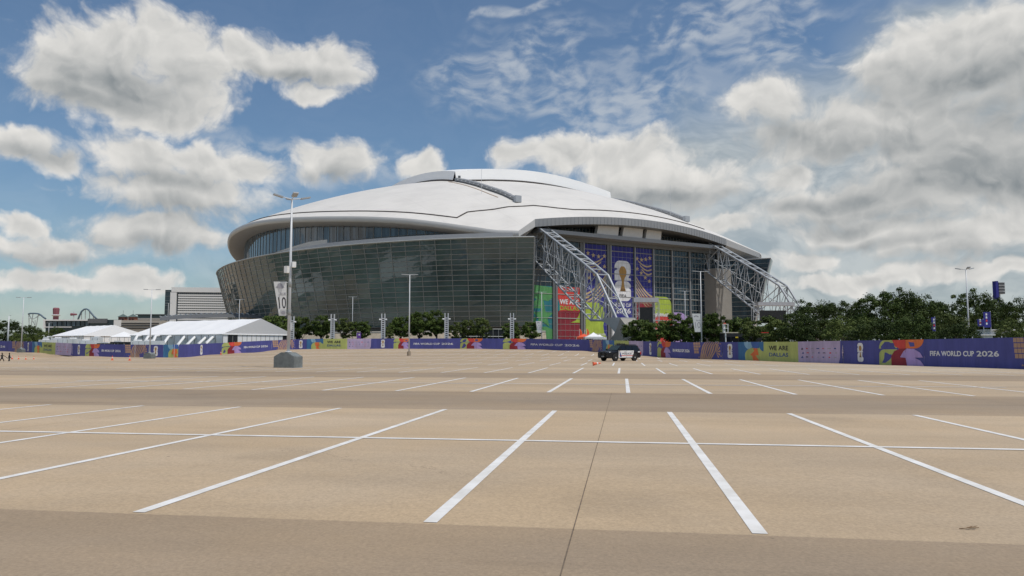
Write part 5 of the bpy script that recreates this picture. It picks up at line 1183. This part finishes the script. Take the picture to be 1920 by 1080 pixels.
for z in (z0, (z0 + z1) / 2, z1):
    for oy in (-.3, .3): rod('basket_rail', (p.x - .45, p.y + oy, z), (p.x + .45, p.y + oy, z), .04, M_white, t, 5)
b = MB(); b.box((p.x - .2, p.y, (z0 + z1) / 2), .35, .05, z1 - z0); b.build('panel', M_white, t); rod('mast', p, (p.x, p.y, z0), .12, M_white, t)
b = MB(); b.box((p.x - .15, p.y, z1 + .12), .4, .3, .25); b.build('beacon', M_redv, t)
for xa, xb, yt, yb, d, lab, tx in ((1845, 1857, 585, 614, 88, 'taller blue banner flag among the far right trees', 1), (1833, 1844, 599, 612, 90, 'shorter blue banner flag left of the taller one', 0), (1747, 1753, 595, 622, 96, 'narrow dark blue banner half hidden in the trees', 0)):
    p0, p1 = P(xa, yb, d), P(xb, yt, d); g0 = gz(p1.x, d); t = thing('banner_flag', Vector((p1.x, d, g0)), lab, 'flag', 'blue banner flags'); rod('pole', (p1.x, d + .05, g0), (p1.x, d + .05, p1.z + .1), .05, M_pole, t, 6)
    b = MB(); b.box(((p0.x + p1.x) / 2, d, (p0.z + p1.z) / 2), p1.x - p0.x, .05, p1.z - p0.z); bn = b.build('cloth', S['royal'], t)
    for k in range(4): b = MB(); zc = p0.z + (p1.z - p0.z) * (.18 + .2 * k); b.poly([(p0.x + .22, d - .04, zc), (p0.x + .42, d - .04, zc), (p0.x + .42, d - .04, zc + .22), (p0.x + .25, d - .04, zc + .26)]); b.build('print', S['white'] if k != 1 else S['red'], bn)
p = at(1879, 128); t = thing('speaker_tower', p, 'tall dark louvred speaker tower rising above the far right trees', 'tower'); z1 = P(1879, 530, 128).z; z0 = P(1879, 552, 128).z
b = MB(); b.box((p.x - .62, p.y, (z0 - 1 + z1) / 2), .45, .9, z1 - z0 + 1.5); b.build('side_panel', S['royal'], t)
for k in range(4):
    z = z0 + (z1 - z0) * (k + .5) / 4; b = MB(); b.box((p.x + .22, p.y, z), 1.0, .8, (z1 - z0) / 4 - .12); b.build('cabinet', M_steeld, t); b = MB(); b.box((p.x + .22, p.y - .05, z + (z1 - z0) / 8), 1.1, .85, .07); b.build('shelf', M_pole, t)
rod('mast', p, (p.x, p.y, z0 + .2), .14, M_pole, t, 8)
for xa, xb, yt, d, lab in ((1858, 1900, 619.5, 92, 'white shed with a flat roof behind the far right fence'), (1840, 1862, 629, 84, 'low pale counter roof below the blue flags')):
    p0, p1 = at(xa, d), at(xb, d); zt = P(xa, yt, d).z; t = thing('white_shed', Vector(((p0.x + p1.x) / 2, d, p0.z)), lab, 'shed'); b = MB(); b.box(((p0.x + p1.x) / 2, d + 1.5, (zt + p0.z) / 2), p1.x - p0.x, 3, zt - p0.z); b.build('wall', M_tentw, t)
    b = MB(); b.box(((p0.x + p1.x) / 2, d + 1.4, zt + .06), p1.x - p0.x + .3, 3.4, .12); b.build('roof', M_white, t)
    for k in range(3): brick('window', (p0.x + (p1.x - p0.x) * (.2 + .3 * k), d - .02, zt - .9), .5, .05, .7, M_dark, t)

# ------------------------------------------------------------------ police car
def police_car():
    o = at(1161, 88); hd = Vector((-0.80, -0.60, 0)).normalized(); lf = Vector((-hd.y, hd.x, 0))
    t = thing('police_car', o, 'black and white police SUV parked before the right fence', 'car')
    f = lambda x, y, z: o + hd * x + lf * y + Vector((0, 0, z))
    def loft(name, secs, m, parent=t, bev=0.0):
        b = MB(); rows = []
        for x, zb, zt, hw, r in secs:         # rounded box section
            sec = [(-hw, zb + r), (-hw + r * .6, zb), (hw - r * .6, zb), (hw, zb + r), (hw, zt - r * 1.3), (hw - r * .9, zt), (-hw + r * .9, zt), (-hw, zt - r * 1.3)]
            rows.append([f(x, y, z) for y, z in sec])
        b.grid(rows, close=True); b.poly(rows[0]); b.poly(rows[-1]); return b.build(name, m, parent, smooth=False)
    body = loft('body', [(2.66, .48, .98, .84, .10), (2.55, .36, 1.08, .95, .12), (2.2, .32, 1.14, 1.0, .12), (1.3, .32, 1.22, 1.02, .12), (0.9, .32, 1.24, 1.02, .10), (-1.3, .32, 1.24, 1.02, .10), (-2.4, .36, 1.22, 1.01, .10), (-2.62, .46, 1.16, .95, .10)], M_black)
    gh = [(1.18, 1.22, .93), (.42, 1.80, .76), (-.2, 1.88, .78), (-1.9, 1.86, .77), (-2.32, 1.78, .74), (-2.56, 1.22, .92)]
    b = MB(); top = [f(x, s_ * hw, z) for s_ in (1, -1) for x, z, hw in gh]
    Lp = [f(x, hw, z) for x, z, hw in gh]; Rp = [f(x, -hw, z) for x, z, hw in gh]
    b.poly(Lp); b.poly(list(reversed(Rp)))
    for i in range(5): b.poly([Lp[i], Rp[i], Rp[i + 1], Lp[i + 1]])
    cabin = b.build('cabin', M_black, t)
    # glass
    def sidepanel(name, pts, m, s_, out, parent=t):
        b = MB(); b.poly([f(x, s_ * (y + out), z) for x, y, z in pts]); return b.build(name, m, parent)
    hwz = lambda z: .93 - (z - 1.22) * (.93 - .77) / .60
    for s_ in (1, -1):
        for x0, x1, xt0, xt1 in ((.92, -.10, .36, -.12), (-.18, -1.14, -.20, -1.16), (-1.24, -2.30, -1.26, -2.10)):
            sidepanel('side_window', [(x0, hwz(1.27), 1.27), (x1, hwz(1.27), 1.27), (xt1, hwz(1.74), 1.74), (xt0, hwz(1.74), 1.74)], M_carglass, s_, .02)
        for i, (x0, x1) in enumerate(((1.02, -.12), (-.15, -1.28))):
            d_ = sidepanel('door', [(x0 + (0 if i else .12), 1.02, .40), (x1 + (.14 if i else 0), 1.02, .40), (x1, 1.02, .72), (x1 - (.10 if i else 0), 1.02, 1.22), (x0 + (0 if i else .10), 1.02, 1.22)], M_carw, s_, .012)
            b = MB(); b.box(f(x1 + .2, s_ * 1.045, 1.06), .18, .04, .04, math.atan2(hd.y, hd.x)); b.build('handle', M_black, d_)
            sidepanel('stripe', [(x0, 1.02, .60), (x1 + .06, 1.02, .60), (x1 + .04, 1.02, .67), (x0, 1.02, .67)], S['red'], s_, .020, d_)
        fnl = (lambda x, y, l, s_=s_: f(.55 - x * 1.55, s_ * (1.045), .76 + y * .20)) if s_ > 0 else (lambda x, y, l, s_=s_: f(-1.0 + x * 1.55, s_ * 1.045, .76 + y * .20))
        lettering('lettering', 'POLICE', fnl, 0, 1, 0, 1, 0, S['grey'], t, 0.02)
        b = MB(); b.poly([f(.98, s_ * 1.04, .50), f(.62, s_ * 1.04, .50), f(.74, s_ * 1.04, .80), f(.78, s_ * 1.04, 1.1), f(.88, s_ * 1.04, .9)]); b.build('door_mark', S['navy'], t)
        b = MB(); b.poly([f(-2.05, s_ * 1.035, 1.0), f(-2.42, s_ * 1.035, 1.0), f(-2.42, s_ * 1.035, 1.12), f(-2.05, s_ * 1.035, 1.12)]); b.build('quarter_mark', S['white'], t)
        b = MB(); b.box(f(.95, s_ * 1.12, 1.32), .14, .24, .20, math.atan2(hd.y, hd.x)); b.build('mirror', M_black, t)
        b = MB(); b.poly([f(2.60, s_ * .62, .98), f(2.56, s_ * .90, .98), f(2.42, s_ * .99, 1.0), f(2.40, s_ * .99, 1.08), f(2.58, s_ * .66, 1.06)]); b.build('headlight', mat('lamp_clear', (0.55, 0.57, 0.6), 0.1), t)
        b = MB(); b.box(f(-2.58, s_ * .93, .92), .16, .10, .34, math.atan2(hd.y, hd.x)); b.build('taillight', mat('lamp_red', (0.45, 0.02, 0.02), 0.2), t)
        rod('roof_rail', f(.1, s_ * .68, 1.93), f(-2.1, s_ * .68, 1.91), .025, M_black, t)
        for x in (1.62, -1.52):
            w_ = bpy.data.objects.new('wheel', None); COL.objects.link(w_); w_.parent = t; w_.matrix_parent_inverse = WM[t.name].inverted()
            c = f(x, s_ * .92, .41)
            b = MB(); b.tube([c - lf * .14, c - lf * .11, c + lf * .11, c + lf * .14], [.36, .41, .41, .36], 18); b.build('tyre', M_rubber, w_)
            b = MB(); b.tube([c + lf * s_ * .10, c + lf * s_ * .15], [.27, .25], 12); b.build('rim', M_rim, w_)
            b = MB(); b.tube([c + lf * s_ * .14, c + lf * s_ * .17], .07, 8); b.build('hub', M_pole, w_)
            b = MB(); b.grid([[f(x + math.cos(R(a_)) * .50, s_ * 1.03, .41 + math.sin(R(a_)) * .50) for a_ in range(0, 181, 15)], [f(x + math.cos(R(a_)) * .42, s_ * 1.035, .41 + math.sin(R(a_)) * .42) for a_ in range(0, 181, 15)]]); b.build('wheel_arch', M_rubber, t)
            b = MB(); b.poly([f(x + math.cos(R(a_)) * .43, s_ * 1.025, .41 + math.sin(R(a_)) * .43) for a_ in range(0, 360, 20)]); b.build('arch_shadow', M_rubber, t)
    b = MB(); b.poly([f(1.16, .84, 1.26), f(1.16, -.84, 1.26), f(.47, -.70, 1.76), f(.47, .70, 1.76)])
    for i in range(4): b.v[i] = tuple(Vector(b.v[i]) + hd * .025 + Vector((0, 0, .02)))
    b.build('windscreen', mat('screen_glass', (0.03, 0.045, 0.042), 0.08, ior=1.4), t)
    b = MB(); b.poly([f(-2.50, .80, 1.30), f(-2.50, -.80, 1.30), f(-2.36, -.70, 1.72), f(-2.36, .70, 1.72)]); b.build('rear_window', M_carglass, t)
    b = MB(); b.box(f(-.25, 0, 1.96), .26, 1.15, .11, math.atan2(hd.y, hd.x)); b.build('light_bar', mat('bar_dark', (0.05, 0.05, 0.07), 0.2), t)
    rod('antenna', f(-1.4, .2, 1.86), f(-1.45, .2, 2.2), .012, M_black, t)
    for y in (-.34, .34): rod('push_bar', f(2.74, y, .42), f(2.74, y, 1.12), .045, M_black, t)
    for z in (.5, .78, 1.08): rod('push_bar', f(2.74, -.60, z), f(2.74, .60, z), .035, M_black, t)
    b = MB(); b.box(f(2.60, 0, .80), .10, 1.2, .34, math.atan2(hd.y, hd.x)); b.build('grille', M_rubber, t)
    b = MB(); b.box(f(2.68, 0, .52), .04, .45, .14, math.atan2(hd.y, hd.x)); b.build('number_plate', M_carw, t)
police_car()

# ------------------------------------------------------------------ traffic cones
def cone(p, label, lying=False, rz=0.0):
    t = thing('traffic_cone', p, label, 'traffic cone', 'traffic cones in the car park')
    rot = (Matrix.Rotation(rz, 4, 'Z') @ Matrix.Rotation(R(84), 4, 'Y')) if lying else Matrix()
    off = Matrix.Translation(p + Vector((0, 0, 0.17 if lying else 0)))
    def put(b):
        b.v = [tuple(off @ rot @ Vector(v)) for v in b.v]; return b
    put(MB().box((0, 0, .02), .36, .36, .04)).build('base', M_orange, t)
    put(MB().tube([(0, 0, .03), (0, 0, .34)], [.14, .095], 12)).build('body', M_orange, t)
    put(MB().tube([(0, 0, .34), (0, 0, .47)], [.095, .075], 12)).build('collar', M_white, t)
    put(MB().tube([(0, 0, .47), (0, 0, .72)], [.075, .03], 12)).build('tip', M_orange, t)
cone(P(1112, 686.0, 66) * 1.0, 'fallen orange cone lying in front of the police car', True, 0.15)
for px, d, lab in ((24, 150, 'orange cone nearest the two walking people'), (36, 150, 'small orange cone third from the left edge'), (49.5, 148, 'brighter orange cone below the leftmost lamp post'), (64.5, 148, 'orange cone right of the brighter one, far left'),
                   (211.5, 120, 'orange cone left of the lone pair before the tents'), (244, 118, 'orange cone right of the lone pair before the tents'), (414.5, 156, 'small orange cone at the fence foot below the large tent')):
    cone(at(px, d), lab)
# ------------------------------------------------------------------ two people on the far left
def person(px, d, label, step, arm, shirt, trousers):
    p = at(px, d); bones = [((0, 0, .95), .15), ((0, 0, 1.15), .145), ((0, 0, 1.40), .155), ((0, 0, 1.50), .062), ((0.0, .01, 1.66), .105), ((0, .01, 1.76), .08)]
    vs = [Vector(b_[0]) for b_ in bones]; rs = [b_[1] for b_ in bones]; es = [(i, i + 1) for i in range(5)]
    def chain(root, pts):
        prev = root
        for q, r in pts: vs.append(Vector(q)); rs.append(r); es.append((prev, len(vs) - 1)); prev = len(vs) - 1
    for s_ in (-1, 1):
        a = step * s_
        chain(0, [((.10 * s_, a * .10, .88), .10), ((.10 * s_, a * .35, .48), .070), ((.10 * s_, a * .35 - .12 - .1 * abs(a), .08), .050), ((.11 * s_, a * .35 + .06, .04), .042)])
        chain(2, [((.20 * s_, 0, 1.40), .062), ((.25 * s_, -a * arm, 1.12), .048), ((.24 * s_, -a * arm * 1.3 + .12, .90), .038), ((.24 * s_, -a * arm * 1.3 + .20, .82), .036)])
    me = bpy.data.meshes.new('person'); me.from_pydata([tuple(v) for v in vs], es, []); me.materials.append(shirt)
    o = bpy.data.objects.new('person', me); COL.objects.link(o); o.location = p; o.rotation_euler = (0, 0, R(-70))
    o.modifiers.new('skin', 'SKIN'); me.skin_vertices[0].data[0].use_root = True
    for i, r in enumerate(rs): me.skin_vertices[0].data[i].radius = (r, r)
    o.modifiers.new('smooth', 'SUBSURF').levels = 1; o.modifiers['smooth'].render_levels = 2
    tag(o, label, 'person', 'people crossing the far left of the lot')
    def child(name, m, secs, n=10):
        b = MB(); b.tube([s_[0] for s_ in secs], [s_[1] for s_ in secs], n); c_ = link(name, b.mesh(name, m, True, True)); c_.parent = o
    child('hair', mat('hair_dark', (0.02, 0.015, 0.012), 0.7), [((0, -.01, 1.68), .112), ((0, -.02, 1.76), .10), ((0, -.01, 1.81), .05)])
    child('face', mat('skin', (0.35, 0.20, 0.13), 0.6), [((0, .06, 1.57), .05), ((0, .065, 1.64), .072), ((0, .05, 1.70), .07)])
    child('trousers', trousers, [((0, 0, .84), .17), ((0, 0, 1.0), .165)])
    return o
M_cl1 = mat('dark_cloth', (0.018, 0.018, 0.022), 0.85); M_cl2 = mat('grey_cloth', (0.035, 0.03, 0.03), 0.85)
person(18.5, 128, 'person in dark clothes standing right of the other walker', 0.25, 0.3, M_cl1, M_cl2)
person(5, 126, 'person in dark clothes striding at the left edge', 0.9, 0.5, M_cl2, M_cl1)
# dried leaf sprig on the concrete
g0 = P(1818, 1010, 6.45); g0 = on(g0.x, g0.y); t = thing('dry_sprig', g0, 'small dry brown leaf sprig lying on the near concrete', 'leaf'); M_dry = mat('dry_leaf', (0.20, 0.13, 0.07), 0.9)
rr = random.Random(5)
for k in range(7):
    a = rr.uniform(-.5, .5) + (math.pi if k % 2 else 0); c = g0 + Vector((rr.uniform(-.06, .06), rr.uniform(-.02, .02), .012)); u = Vector((math.cos(a), math.sin(a), .25)) * rr.uniform(.03, .06); v = Vector((-math.sin(a), math.cos(a), .1)) * .010
    MB().poly([c, c + u * .5 + v, c + u, c + u * .5 - v]).build('leaf_blade', M_dry, t)
rod('twig', g0 + Vector((-.09, -.01, .008)), g0 + Vector((.09, .012, .012)), .003, M_dry, t, 5)
